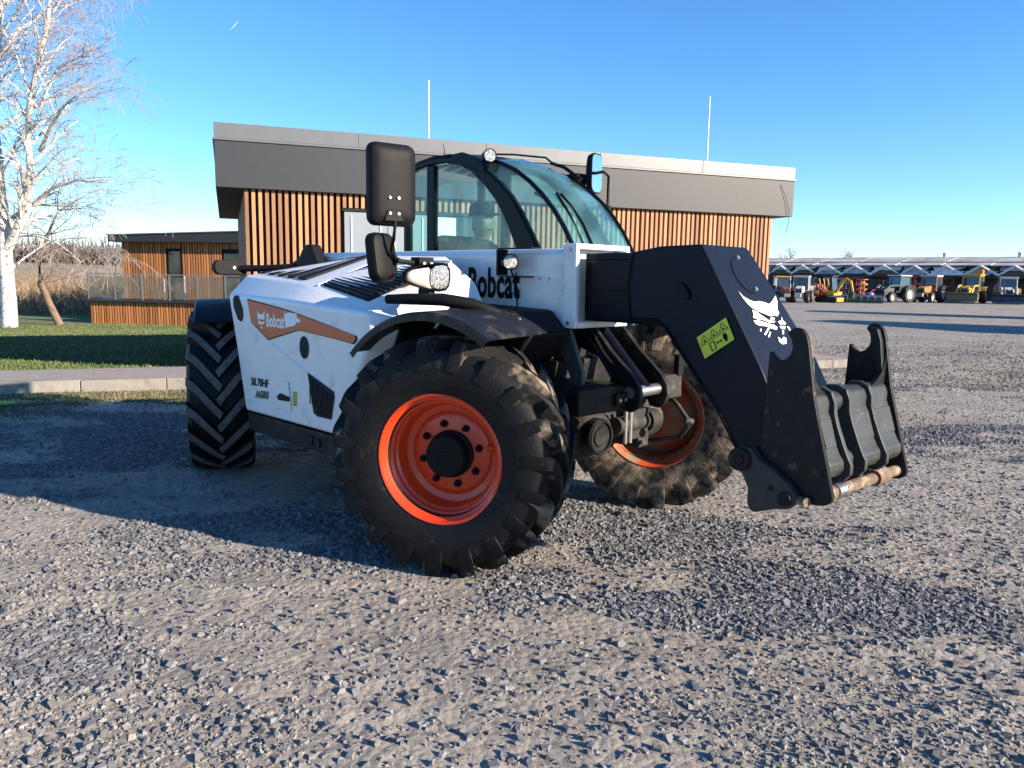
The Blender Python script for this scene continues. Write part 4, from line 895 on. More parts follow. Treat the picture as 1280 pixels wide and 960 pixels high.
mb = MB(); mb.lathe([(.185+.015*math.cos(t), .015*math.sin(t)) for t in np.linspace(0, 2*PI, 11)[:-1]], SWM, 32, close=True)
for a in (0, 2.1, 4.2): mb.tube([SWM @ Vector((0, 0, -.02)), SWM @ Vector((.185*math.cos(a), .185*math.sin(a), 0))], .012, 6)
cb(mb, 'steering_wheel', 'black_plastic', smooth=60)
mb = MB(); mb.box((-1.82, .45, 1.10), (-1.30, .95, 1.25)); cb(mb, 'seat_cushion', 'seat_cloth', bev=.05, seg=3)
mb = MB(); mb.prism([(-1.92, 1.25), (-1.74, 1.25), (-1.80, 1.86), (-1.93, 1.86)], 'y', .46, .94); cb(mb, 'seat_back', 'seat_cloth', bev=.05, seg=3)
mb = MB(); mb.box((-1.8, .5, .80), (-1.35, .9, 1.10)); cb(mb, 'seat_base', 'black_plastic', bev=.02)
mb = MB(); mb.box((-1.66, .33, 1.36), (-1.45, .40, 1.80)); cb(mb, 'console', 'black_plastic', bev=.012)
# wipers
mb = MB(); mb.tube([(-.30, .34, 1.74), (-.44, .36, 1.93), (-.56, .345, 2.06), (-.60, .33, 2.08), (-.64, .32, 2.10)], .014, 8); mb.tube([(-.24, .40, 1.70), (-.42, .42, 1.96), (-.53, .41, 2.10)], .010, 6); mb.tube([(-.22, .47, 1.70), (-.36, .49, 1.90), (-.47, .49, 2.02), (-.545, .47, 2.10)], .009, 6); cb(mb, 'wiper', 'black_plastic', smooth=60)
mb = MB(); mb.tube([(-.95, .85, 2.36), (-1.15, .95, 2.45), (-1.35, .80, 2.475), (-1.5, .6, 2.47)], .008, 6); mb.tube([(-.80, .97, 2.26), (-1.0, 1.0, 2.37), (-1.12, .98, 2.41)], .014, 6); cb(mb, 'roof_wiper', 'black_plastic', smooth=60)
# roof work lamp with bracket, antenna
def worklamp(par, org, c, d, r, nm='work_lamp', arm=None):
    c = Vector(c); d = Vector(d).normalized()
    M = Matrix.Translation(c-org) @ d.to_track_quat('Z', 'Y').to_matrix().to_4x4()
    mb = MB(); mb.lathe([(.0005, -r*.95), (r*.55, -r*.9), (r*.92, -r*.3), (r, r*.35), (r, r*.55), (r*.93, r*.6), (r*.86, r*.5)], M, 24); o = mb.build(nm, 'black_plastic', par, smooth=40)
    mb = MB(); mb.lathe([(r*.86, r*.5), (r*.6, r*.56), (.0005, r*.6)], M, 24); mb.build('lamp_lens', 'lens', o, smooth=60)
worklamp(cab, CO, (-1.02, .24, 2.368), (.9, -.42, 0), .048)
mb = MB(); mb.prism([(-1.40, 2.36), (-1.18, 2.30), (-1.06, 2.26), (-1.05, 2.30), (-1.14, 2.37), (-1.30, 2.42), (-1.40, 2.415)], 'y', .225, .262); mb.cyl((-1.04, .245, 2.285), (-1.03, .243, 2.33), .014, .014, 8); cb(mb, 'lamp_bracket', 'cab_trim', bev=.006)
mb = MB(); mb.cyl((-1.52, .255, 2.40), (-1.535, .25, 2.51), .004, .002, 6); cb(mb, 'antenna', 'black_plastic')
# left-hand mirror
mb = MB(); rr_ = roundrect(.20, .30, .06); MM = Matrix.Translation((-.86, 1.22, 2.335)) @ Matrix.Rotation(R(-74), 4, 'Z') @ Matrix.Rotation(R(90), 4, 'X')
n_ = len(rr_)
vs = [MM @ Vector((x*k, y*k, z)) for k, z in ((1, 0), (1.0, .012), (.92, .045), (.5, .07)) for x, y in rr_]
mb.add(vs, [tuple(range(n_)), tuple(range(4*n_-1, 3*n_-1, -1))]+[(j*n_+i, j*n_+(i+1) % n_, (j+1)*n_+(i+1) % n_, (j+1)*n_+i) for j in range(3) for i in range(n_)])
mr_ = cb(mb, 'door_mirror', 'black_plastic', smooth=40)
mb = MB(); mb.add([MM @ Vector((x*.93, y*.93, -.003)) for x, y in rr_], [tuple(range(n_))]); cb(mb, 'mirror_pane', 'mirror_glass', mr_); mr_.children[0].location = (0, 0, 0)
mb = MB(); mb.tube([(-.87, 1.18, 2.33), (-.78, 1.20, 2.34), (-.72, 1.19, 2.30), (-.71, 1.18, 2.10), (-.70, 1.13, 2.02), (-.70, 1.08, 2.0)], .012, 8); mb.cyl((-.70, 1.17, 1.97), (-.70, 1.17, 2.08), .026, .026, 10); cb(mb, 'mirror_arm', 'black_plastic', smooth=50)
mb = MB(); mb.box((-1.04, 1.07, 2.24), (-.92, 1.17, 2.33)); mb.cyl((-.95, 1.12, 2.29), (-.88, 1.17, 2.32), .02, .02, 8); cb(mb, 'mirror_bracket', 'black_plastic', bev=.01)

# right-hand mirrors on the fender post, headlamp, small lamps ------------
def mirror(c, w, h, r, name, yaw, tilt=0):
    M = Matrix.Translation(c) @ Matrix.Rotation(yaw, 4, 'Z') @ Matrix.Rotation(tilt, 4, 'Y') @ Matrix(((0, 0, 1, 0), (1, 0, 0, 0), (0, 1, 0, 0), (0, 0, 0, 1)))
    q = roundrect(w, h, r); n = len(q); mb = MB()
    prof = ((1, -.02), (1.0, .006), (.965, .026), (.90, .038), (.6, .048), (.2, .050))
    vs = [M @ Vector((x*k, y*k if k > .95 else y*(k*.5+.5)*(.97), z)) for k, z in prof for x, y in q]
    mb.add(vs, [tuple(range(n)), tuple(range(len(prof)*n-1, (len(prof)-1)*n-1, -1))]+[(j*n+i, j*n+(i+1) % n, (j+1)*n+(i+1) % n, (j+1)*n+i) for j in range(len(prof)-1) for i in range(n)])
    o = mb.build(name, 'black_plastic', TH, smooth=38)
    mb = MB(); mb.add([M @ Vector((x*.94, y*.95, -.0215)) for x, y in q], [tuple(range(n))]); mb.build('mirror_pane', 'mirror_glass', o)
    return o, M
big, BM = mirror((-.37, -1.048, 2.005), .270, .425, .045, 'main_mirror', R(-8))
for dx, dy in ((-.025, -.07), (.025, -.07), (-.025, -.15), (.025, -.15)):
    mb = MB(); p = BM @ Vector((dx-.01, dy, .044)); q = BM @ Vector((dx-.01, dy, .060)); mb.cyl(p, q, .009, .007, 8); mb.build('screw', 'steel', big)
mb = MB(); mb.add([BM @ Vector(p) for p in ((-.05, -.135, .047), (.03, -.135, .047), (.045, -.19, .047), (-.065, -.19, .047), (-.05, -.135, .056), (.03, -.135, .056), (.045, -.19, .056), (-.065, -.19, .056))], [(0, 1, 2, 3), (4, 7, 6, 5), (0, 4, 5, 1), (1, 5, 6, 2), (2, 6, 7, 3), (3, 7, 4, 0)]); mb.build('clamp_plate', 'black_plastic', big, bev=.003)
small, SM = mirror((-.43, -1.075, 1.628), .175, .265, .055, 'wide_mirror', R(12), R(-8))
mb = MB(); mb.tube([(-.325, -1.055, 1.86), (-.325, -1.055, 1.80), (-.335, -1.06, 1.72), (-.36, -1.055, 1.66), (-.37, -1.02, 1.625), (-.40, -.97, 1.615)], .011, 8); mb.build('mirror_arm', 'black_plastic', TH, smooth=50)
mb = MB(); mb.cyl((-.36, -1.02, 1.61), (-.36, -.80, 1.60), .013, .013, 10); mb.box((-.40, -.90, 1.57), (-.32, -.80, 1.635)); mb.build('mirror_bracket', 'black_plastic', TH, bev=.006)
for y_ in (-.88, -.83):
    mb = MB(); mb.cyl((-.30, y_, 1.60), (-.318, y_, 1.60), .010, .010, 8); mb.build('screw', 'steel', TH)
# headlamp
HLM = Matrix.Translation((-.25, -.885, 1.528)) @ Matrix.Rotation(R(-14), 4, 'Z') @ Matrix(((0, 0, 1, 0), (1, 0, 0, 0), (0, 1, 0, 0), (0, 0, 0, 1)))
ol = [(-.155, -.012), (-.150, .022), (-.12, .045), (-.04, .064), (.05, .073), (.085, .068), (.103, .045), (.107, 0), (.10, -.045), (.08, -.068), (.04, -.075), (-.02, -.068), (-.10, -.045), (-.145, -.03)]
n_ = len(ol)
def shell_(prof, poly): 
    return [HLM @ Vector((x*k, y*k, z)) for k, z in prof for x, y in poly], [(j*len(poly)+i, j*len(poly)+(i+1) % len(poly), (j+1)*len(poly)+(i+1) % len(poly), (j+1)*len(poly)+i) for j in range(len(prof)-1) for i in range(len(poly))]
mb = MB(); vs, fs = shell_(((.5, -.11), (.85, -.08), (1.03, 0), (1.04, .03), (1.0, .036), (.95, .03)), ol); mb.add(vs, fs+[tuple(range(n_))]); hl = mb.build('headlamp', 'black_plastic', TH, smooth=45)
lens = [(.018, .060), (.06, .066), (.085, .06), (.095, .035), (.098, 0), (.092, -.04), (.075, -.06), (.04, -.066), (.0, -.062), (-.012, -.04), (-.015, 0), (-.008, .04)]
mb = MB(); cx_, cy_ = .04, 0
prof = ((1, .030), (.97, .042), (.7, .050), (.35, .054), (.02, .055)); n2 = len(lens)
mb.add([HLM @ Vector((cx_+(x-cx_)*k, cy_+(y-cy_)*k, z)) for k, z in prof for x, y in lens], [(j*n2+i, j*n2+(i+1) % n2, (j+1)*n2+(i+1) % n2, (j+1)*n2+i) for j in range(4) for i in range(n2)]); mb.build('lamp_lens', 'lens', hl, smooth=60)
ind = [(-.02, .052), (-.012, .04), (-.019, 0), (-.016, -.04), (-.004, -.062), (-.03, -.060), (-.10, -.040), (-.143, -.022), (-.148, 0), (-.14, .022), (-.11, .038)]
mb = MB(); n2 = len(ind); cx_, cy_ = -.07, 0
mb.add([HLM @ Vector((cx_+(x-cx_)*k, cy_+(y-cy_)*k, z)) for k, z in ((1, .028), (.95, .040), (.6, .046), (.05, .049)) for x, y in ind], [(j*n2+i, j*n2+(i+1) % n2, (j+1)*n2+(i+1) % n2, (j+1)*n2+i) for j in range(3) for i in range(n2)]); mb.build('indicator_lens', 'indicator', hl, smooth=60)
mb = MB(); mb.prism([(-.34, 1.40), (-.22, 1.40), (-.24, 1.47), (-.33, 1.47)], 'y', -.90, -.86); mb.build('headlamp_bracket', 'black_plastic', TH, bev=.004)
# work lamp on the boom with its black plate and cable
mb = MB(); mb.box((-.275, -.372, 1.545), (-.262, -.29, 1.695)); mb.box((-.275, -.36, 1.535), (-.06, -.275, 1.543)); mb.box((-.275, -.36, 1.697), (.0, -.274, 1.703)); mb.build('lamp_plate', 'black_plastic', TH)
worklamp(TH, Vector((0, 0, 0)), (-.175, -.36, 1.622), (.85, -.5, 0), .048)
mb = MB(); mb.tube([(-.18, -.345, 1.58), (-.185, -.30, 1.50), (-.18, -.283, 1.46), (-.185, -.283, 1.40), (-.19, -.281, 1.30)], .005, 6); mb.cyl((-.183, -.285, 1.44), (-.183, -.285, 1.465), .012, .012, 8); mb.build('lamp_cable', 'black_plastic', TH, smooth=60)
# rear lamp arm and boom pivot hardware
mb = MB(); mb.prism(roundrect(.27, .115, .05, 4), 'x', 0, .06)
mb.v = [(-2.93+p[0], -.80+p[1], 1.572+p[2]) for p in mb.v]; rl = mb.build('rear_lamp', 'black_plastic', TH, bev=.008)
mb = MB(); mb.cyl((-2.872, -.78, 1.572), (-2.862, -.78, 1.572), .014, .012, 10); mb.build('bolt', 'steel', rl)
mb = MB(); mb.tube([(-2.89, -.74, 1.566), (-2.75, -.60, 1.57), (-2.50, -.45, 1.585)], .026, 8); mb.build('rear_lamp_arm', 'black_plastic', TH, smooth=50)
mb = MB(); mb.prism([(-2.72, 1.45), (-2.72, 1.60), (-2.55, 1.66), (-2.46, 1.76), (-2.36, 1.76), (-2.25, 1.60), (-2.25, 1.45)], 'y', -.40, -.30); mb.build('boom_pivot', 'black_plastic', TH, bev=.02)
mb = MB(); mb.prism([(-2.72, 1.30), (-2.72, 1.60), (-2.55, 1.72), (-2.40, 1.70), (-2.25, 1.40)], 'y', .13, .22); mb.build('boom_pivot', 'black_plastic', TH, bev=.02)
mb = MB(); mb.box((-3.30, -.42, .62), (-2.95, .42, 1.20)); mb.build('counterweight', 'chassis_paint', TH, bev=.04, seg=3)
mb = MB(); mb.box((-2.2, .45, .50), (-1.0, 1.08, .56)); mb.build('left_step', 'chassis_paint', TH, bev=.01)

# ------------------------------------------------------------------ driver
def driver():
    vs = []; es = []; rad = []
    def v(p, r, par=None):
        vs.append(p); rad.append(r); i = len(vs)-1
        if par is not None: es.append((par, i))
        return i
    X, Y = -1.60, .70
    pel = v((X, Y, 1.33), (.15, .13)); wa = v((X-.02, Y, 1.48), (.14, .12), pel); ch = v((X-.03, Y, 1.66), (.155, .13), wa); up = v((X-.02, Y, 1.76), (.10, .09), ch)
    nk = v((X-.005, Y, 1.83), (.055, .06), up); j0 = v((X+.015, Y, 1.89), (.075, .085), nk); h1 = v((X+.01, Y, 1.96), (.082, .10), j0); h2 = v((X, Y, 2.03), (.078, .095), h1); v((X-.005, Y, 2.07), (.05, .06), h2)
    ns = v((X+.105, Y, 1.945), (.016, .016), h1); 
    for s in (1, -1):
        v((X, Y+s*.082, 1.95), (.014, .022), h1)
        sh = v((X-.02, Y+s*.19, 1.72), (.075, .07), up); el = v((X+.10, Y+s*.27, 1.47), (.055, .05), sh); wr = v((X+.38, Y+s*.19, 1.56), (.033, .03), el)
        pm = v((X+.46, Y+s*.165, 1.60), (.035, .022), wr)
        for k, (dy, L) in enumerate(((.028, .055), (.010, .065), (-.008, .06), (-.026, .048))):
            f1 = v((X+.50, Y+s*(.165+dy), 1.63), (.010, .010), pm); f2 = v((X+.515, Y+s*(.165+dy), 1.63-L*.55), (.009, .009), f1); v((X+.49, Y+s*(.165+dy), 1.60-L*.6), (.008, .008), f2)
        t1 = v((X+.47, Y+s*.125, 1.605), (.011, .011), pm); v((X+.495, Y+s*.105, 1.60), (.009, .009), t1)
        hp = v((X+.06, Y+s*.10, 1.33), (.10, .09), pel); kn = v((X+.50, Y+s*.15, 1.36), (.07, .065), hp); an = v((X+.62, Y+s*.15, .93), (.045, .045), kn); v((X+.78, Y+s*.16, .86), (.045, .035), an)
    me = bpy.data.meshes.new('person'); me.from_pydata(vs, es, []); o = bpy.data.objects.new('person', me); C.objects.link(o)
    o.modifiers.new('skin', 'SKIN')
    for i, r in enumerate(rad): me.skin_vertices[0].data[i].radius = r
    me.skin_vertices[0].data[0].use_root = True
    sd = o.modifiers.new('sub', 'SUBSURF'); sd.levels = 2; sd.render_levels = 2
    m2 = bpy.data.meshes.new_from_object(o.evaluated_get(DG())); o.modifiers.clear(); o.data = m2; m2.name = 'person'
    m2.materials.clear()
    for k in ('jacket', 'skin', 'trousers'): m2.materials.append(MATS[k])
    for p in m2.polygons:
        c = p.center
        p.material_index = 1 if (c.z > 1.83 or (c.x > X+.40 and c.z > 1.5)) else (2 if c.z < 1.42 and c.x > X-.2 else 0)
    m2.shade_smooth()
    o.matrix_world = Matrix.Translation((.354, 4.619, 0)) @ Matrix.Rotation(-.7974, 4, 'Z')
    tag(o, 'person in a dark jacket and cap sitting at the wheel inside the cab', 'person')
    def part(mb, nm, m, **k):
        return mb.build(nm, m, o, **k)
    mb = MB(); mb.lathe([(.098, 0), (.102, .03), (.095, .075), (.06, .105), (.0005, .112)], Matrix.Translation((X-.002, Y, 2.015)) @ Matrix.Diagonal((1.12, .92, 1, 1)), 24); part(mb, 'cap', 'cap_cloth', smooth=60)
    mb = MB(); mb.prism([(X+.07, Y-.075), (X+.15, Y-.06), (X+.185, Y), (X+.15, Y+.06), (X+.07, Y+.075)], 'z', 2.015, 2.027); part(mb, 'cap_peak', 'cap_cloth', bev=.004)
    for s in (1, -1):
        mb = MB(); mb.lathe([(.0005, -.007), (.006, -.004), (.008, 0), (.006, .004), (.0005, .007)], Matrix.Translation((X+.094, Y+s*.033, 1.972)), 10); part(mb, 'eye', 'decal_black', smooth=180)
    mb = MB(); mb.tube([(X+.099, Y-.026, 1.905), (X+.106, Y, 1.903), (X+.099, Y+.026, 1.905)], .006, 6); part(mb, 'mouth', 'rust', smooth=60)
driver()

# ------------------------------------------------------------------ birch, leaning tree, brush, far woods
def grow(mb, p, d, L, r, depth, rnd, droop, kids, twig=None, minr=.006):
    n = 5 if depth else 6; pts = [p.copy()]; rs = [r]; q = p.copy(); dd = d.normalized()
    for i in range(n):
        dd = (dd+Vector((rnd.gauss(0, .10), rnd.gauss(0, .10), rnd.gauss(0, .07)-droop*(i/n)*(1.2 if depth <= 1 else .35)))).normalized()
        q = q+dd*(L/n); pts.append(q.copy()); rs.append(max(minr, r*(1-.75*(i+1)/n)))
    tgt = mb if (r > .022 or twig is None) else twig
    tgt.tube(pts, rs, 5 if r > .03 else 3, cap=False)
    if depth <= 0: return
    for k in range(kids[depth]):
        t = rnd.uniform(.25, 1.0); i = min(n-1, int(t*n)); pp = pts[i].lerp(pts[i+1], t*n-i if t < 1 else 1)
        ax = Vector((rnd.gauss(0, 1), rnd.gauss(0, 1), rnd.gauss(.25, .6))).normalized()
        nd = (dd*.75+ax*.75).normalized()
        grow(mb, pp, nd, L*rnd.uniform(.42, .68), max(minr, rs[i]*.55), depth-1, rnd, droop, kids, twig, minr)
birch = empty('birch_tree', (-19.6, 29.6, -.72)); tag(birch, 'tall bare white birch beside the terrace lawn', 'tree')
BT = Vector((-19.6, 29.6, -.72)); rb = random.Random(11)
def bp(px, py, dy=0.0):      # skeleton joints: metres right of / above the trunk's foot
    return Vector(((px-2)*.0315, dy, (410-py)*.0315))
limbs = [([(8, 410), (10, 330), (9, 250), (4, 170), (14, 90), (30, 20), (42, -60), (50, -140)], .29, .09, 0),
         ([(10, 318), (30, 292), (45, 268), (58, 222), (62, 165), (78, 118), (98, 72), (108, 20)], .20, .05, -.8),
         ([(6, 200), (-8, 120), (-25, 40), (-35, -50)], .15, .05, .7),
         ([(60, 200), (85, 175), (112, 160), (140, 150)], .09, .03, -1.2), ([(46, 265), (75, 245), (110, 235), (150, 238)], .08, .025, -.5),
         ([(12, 100), (40, 62), (75, 38), (112, 22)], .10, .03, .4), ([(5, 180), (40, 150), (75, 128), (100, 118)], .08, .03, .9), ([(64, 150), (92, 108), (124, 98), (140, 100)], .07, .025, -.6),
         ([(9, 285), (40, 262), (80, 262), (118, 280)], .07, .022, .5), ([(8, 330), (-20, 270), (-50, 220)], .10, .03, -.3), ([(30, 20), (60, -20), (80, -80)], .08, .03, .4), ([(22, 300), (60, 300), (95, 310), (125, 330)], .05, .02, -.9)]
mb = MB(); tw = MB()
for pts, r0_, r1_, dy in limbs:
    P = [bp(x, y, dy*i/(len(pts)-1)*1.6) for i, (x, y) in enumerate(pts)]
    Q = []
    for i in range(len(P)-1):
        for t in (0, .5): Q.append(P[i].lerp(P[i+1], t)+Vector((rb.gauss(0, .02), rb.gauss(0, .03), 0))*(1 if (i or t) else 0))
    Q.append(P[-1]); n = len(Q); rr = [r0_+(r1_-r0_)*(i/(n-1))**.8 for i in range(n)]
    mb.tube(Q, rr, 10, cap=False)
    for i in range(2, n):
        if r0_ > .3 and i < 5: continue
        for k in range(3 if r0_ > .12 else 2):
            a = rb.uniform(0, 2*PI); d = (Q[i]-Q[i-1]).normalized()*.6+Vector((math.cos(a)*.8+.25, math.sin(a)*.7, rb.uniform(.1, .9)))
            grow(mb, Q[i-1].lerp(Q[i], rb.random()), d, rb.uniform(1.3, 2.7), min(.055, rr[i]*.5), 2, rb, .36, {2: 5, 1: 4}, tw, .0065)
mb.build('trunk', 'birch_bark', birch, smooth=60, fixn=False)
tw.build('crown', 'birch_twig', birch, smooth=180, fixn=False)
lt_ = empty('leaning_tree', (-18.4, 31.2, -.75)); tag(lt_, 'small leaning brown tree behind the birch trunk', 'tree')
mb = MB(); tw = MB(); Q = [Vector(p) for p in ((0, 0, 0), (-.35, 0, .8), (-.75, .1, 1.7), (-.8, .2, 2.6), (-.4, .2, 3.6), (.1, .2, 4.6))]
mb.tube(Q, [.16, .14, .12, .09, .06, .03], 8, cap=False)
for i in range(2, 6):
    for k in range(4): grow(mb, Q[i], Vector((rb.gauss(.2, .7), rb.gauss(0, .6), rb.uniform(0, .8))), rb.uniform(1.2, 2.2), .03, 2, rb, .25, {2: 5, 1: 4}, tw, .006)
mb.build('trunk', 'brown_bark', lt_, smooth=60, fixn=False); tw.build('crown', 'brown_bark', lt_, fixn=False)
def sticks(name, n, xr, yr, zfun, h, m, seed, w=.012, lean=.25):
    r = np.random.default_rng(seed); x = r.uniform(*xr, n); y = r.uniform(*yr, n); z = zfun(x, y)
    hh_ = h*np.exp(r.normal(0, .28, n)); L1 = r.normal(0, lean, n)*hh_; L2 = r.normal(0, lean, n)*hh_; th = r.random(n)*PI
    P = np.empty((n, 3, 3)); P[:, 0] = np.stack([x-w*np.cos(th), y-w*np.sin(th), z], -1); P[:, 1] = np.stack([x+w*np.cos(th), y+w*np.sin(th), z], -1); P[:, 2] = np.stack([x+L1, y+L2, z+hh_], -1)
    # some pieces branch off higher up
    k = r.random(n) < .6; up = r.random(n)*hh_*.8*k; P[:, :, 2] += up[:, None]; P[:, 2, 2] -= up*.6
    me = bpy.data.meshes.new(name); me.vertices.add(3*n); me.vertices.foreach_set('co', P.ravel()); me.loops.add(3*n); me.loops.foreach_set('vertex_index', np.arange(3*n, dtype=np.int32))
    me.polygons.add(n); me.polygons.foreach_set('loop_start', np.arange(0, 3*n, 3)); me.polygons.foreach_set('loop_total', np.full(n, 3)); me.update(calc_edges=True)
    return stuff(mkobj(name, me, m))
tag(sticks('brushwood', 45000, (-60, -14), (38, 56), lambda x, y: np.full_like(x, -.95), 1.3, 'brush', 41, .020, .5), 'dry brown brushwood behind the lawn and birch', 'brushwood')
def far_z(x, y): return -1+14*sstep(90, 700, np.hypot(x, y))*(1-.35*fbm(x*.004, y*.004, 5, 3))*sstep(-60, -200, x)-.5
tag(sticks('far_woods', 9000, (-520, -150), (330, 430), lambda x, y: far_z(x, y), 7, 'far_tree', 43, .5, .18), 'distant bare grey woods on the rise', 'woods')

# ------------------------------------------------------------------ yard on the right: shed and parked machines
shed = empty('open_shed', (0, 0, 0)); tag(shed, 'long low open shed with grey roof and white zigzag canopy frames', 'building')
sA, sB = Vector((29.5, 93, 0)), Vector((48.5, 74.0, 0)); sd = (sB-sA).normalized(); sn = Vector((sd.y, -sd.x, 0)); SL = (sB-sA).length
if sn.y > 0: sn = -sn
def sp_(u, f, z): q = sA+sd*u+sn*f; return (q.x, q.y, z)
def quad(mb, a, b, c, d, th=.06): mb.add([a, b, c, d]+[(p[0], p[1], p[2]-th) for p in (a, b, c, d)], [(0, 1, 2, 3), (7, 6, 5, 4), (0, 4, 5, 1), (1, 5, 6, 2), (2, 6, 7, 3), (3, 7, 4, 0)])
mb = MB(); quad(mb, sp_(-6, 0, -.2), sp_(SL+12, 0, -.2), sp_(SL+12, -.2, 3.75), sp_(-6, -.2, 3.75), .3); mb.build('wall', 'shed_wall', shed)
for i in range(8):
    u0, u1 = -6+i*(SL+8)/8, -6+(i+1)*(SL+8)/8-.05
    mb = MB(); quad(mb, sp_(u0, 1.5, 3.35), sp_(u1, 1.5, 3.4), sp_(u1, -4, 4.35+.02*(i % 2)), sp_(u0, -4, 4.35)); mb.build('roof_sheet', 'shed_roof', shed)
rs_ = random.Random(4); u = -6.0; k = 0
while u < SL+5:
    w = 2.9+rs_.uniform(-.3, .3)
    for a, b in (((u, 1.75, 2.40), (u+w*.5, 1.95, 3.30)), ((u+w*.5, 1.95, 3.30), (u+w, 1.75, 2.40))):
        mb = MB(); mb.tube([sp_(*a), sp_(*b)], rs_.uniform(.08, .16), 5); mb.build('canopy_strut', 'shed_white', shed)
    for q in range(2):
        mb = MB(); z = 2.45+.4*q+rs_.uniform(-.05, .05); quad(mb, sp_(u, 1.45-.5*q, z+.42), sp_(u+w*.98, 1.45-.5*q, z+.40), sp_(u+w*rs_.uniform(.7, .98), 2.0-.5*q, z), sp_(u+rs_.uniform(0, .5), 2.0-.5*q, z), .03); mb.build('canopy_sheet', rs_.choice(['shed_white', 'shed_white', 'shed_roof', 'shed_brown']), shed)
    mb = MB(); mb.cyl(sp_(u, 1.6, -.1), sp_(u, 1.6, 2.45), .09, .09, 6); mb.build('post', 'shed_wall', shed)
    u += w; k += 1
mb = MB(); quad(mb, sp_(-6, 1.62, 2.42), sp_(SL+6, 1.62, 2.42), sp_(SL+6, 1.6, 2.2), sp_(-6, 1.6, 2.2)); mb.build('eaves_beam', 'shed_wall', shed)
mb = MB(); p = [sp_(SL+3.2, 2.5, 0), sp_(SL+9, 2.5, 0), sp_(SL+9, -3, 0), sp_(SL+3.2, -3, 0)]; mb.add(p+[(a, b, 3.9) for a, b, c in p], [(0, 1, 2, 3), (4, 7, 6, 5), (0, 4, 5, 1), (1, 5, 6, 2), (2, 6, 7, 3), (3, 7, 4, 0)]); mb.build('end_block', 'shed_brown', shed)
for i, (u, z) in enumerate(((SL-1.2, 4.4), (SL-8, 4.4))):
    mb = MB(); mb.cyl(sp_(u, -3.6, z-.1), sp_(u, -3.6, z+.35), .12, .2, 8); mb.build('roof_vent', 'shed_roof', shed)

def vwheel(par, x, y, r, w, rim='v_grey', seg=20):
    wv = empty('wheel', (x, y, r), 0, par); mb = MB()
    mb.lathe([(r*.55, w*.4), (r*.7, w*.5), (r*.93, w*.48), (r, w*.3), (r, -w*.3), (r*.93, -w*.48), (r*.7, -w*.5), (r*.55, -w*.4)], YM, seg, close=True); mb.build('tyre', 'v_rubber', wv, smooth=40)
    mb = MB(); mb.lathe([(.0005, w*.25), (r*.3, w*.28), (r*.35, w*.15), (r*.56, w*.42)], YM, seg); mb.lathe([(.0005, -w*.25), (r*.3, -w*.28), (r*.35, -w*.15), (r*.56, -w*.42)], YM, seg); mb.build('rim', rim, wv, smooth=40)
def vcab(par, x0, x1, w, z0, z1, frame, roof, slope=.15):
    c = empty('cab', (0, 0, 0), 0, par); mb = MB(); r = .045
    co = [(x0, -w, z0), (x0, w, z0), (x1, -w, z0), (x1, w, z0)]; ct = [(x0+slope*.4, -w*.92, z1), (x0+slope*.4, w*.92, z1), (x1-slope, -w*.92, z1), (x1-slope, w*.92, z1)]
    for a, b in zip(co, ct): mb.tube([a, b], r, 6)
    for a, b in ((0, 1), (2, 3), (0, 2), (1, 3)): mb.tube([co[a], co[b]], r, 6); mb.tube([ct[a], ct[b]], r, 6)
    mb.build('cab_frame', frame, c)
    k = .985; P = [Vector(p) for p in (co[0], co[1], co[3], co[2], ct[0], ct[1], ct[3], ct[2])]; cc = sum(P, Vector())/8
    mb = MB(); mb.add([cc+(p-cc)*k for p in P], [(0, 1, 5, 4), (1, 2, 6, 5), (2, 3, 7, 6), (3, 0, 4, 7)]); mb.build('cab_window', 'v_glass', c)
    mb = MB(); mb.box((x0-.08, -w-.06, z1+.03), (x1-slope+.15, w+.06, z1+.16)); mb.build('cab_roof', roof, c, bev=.05)
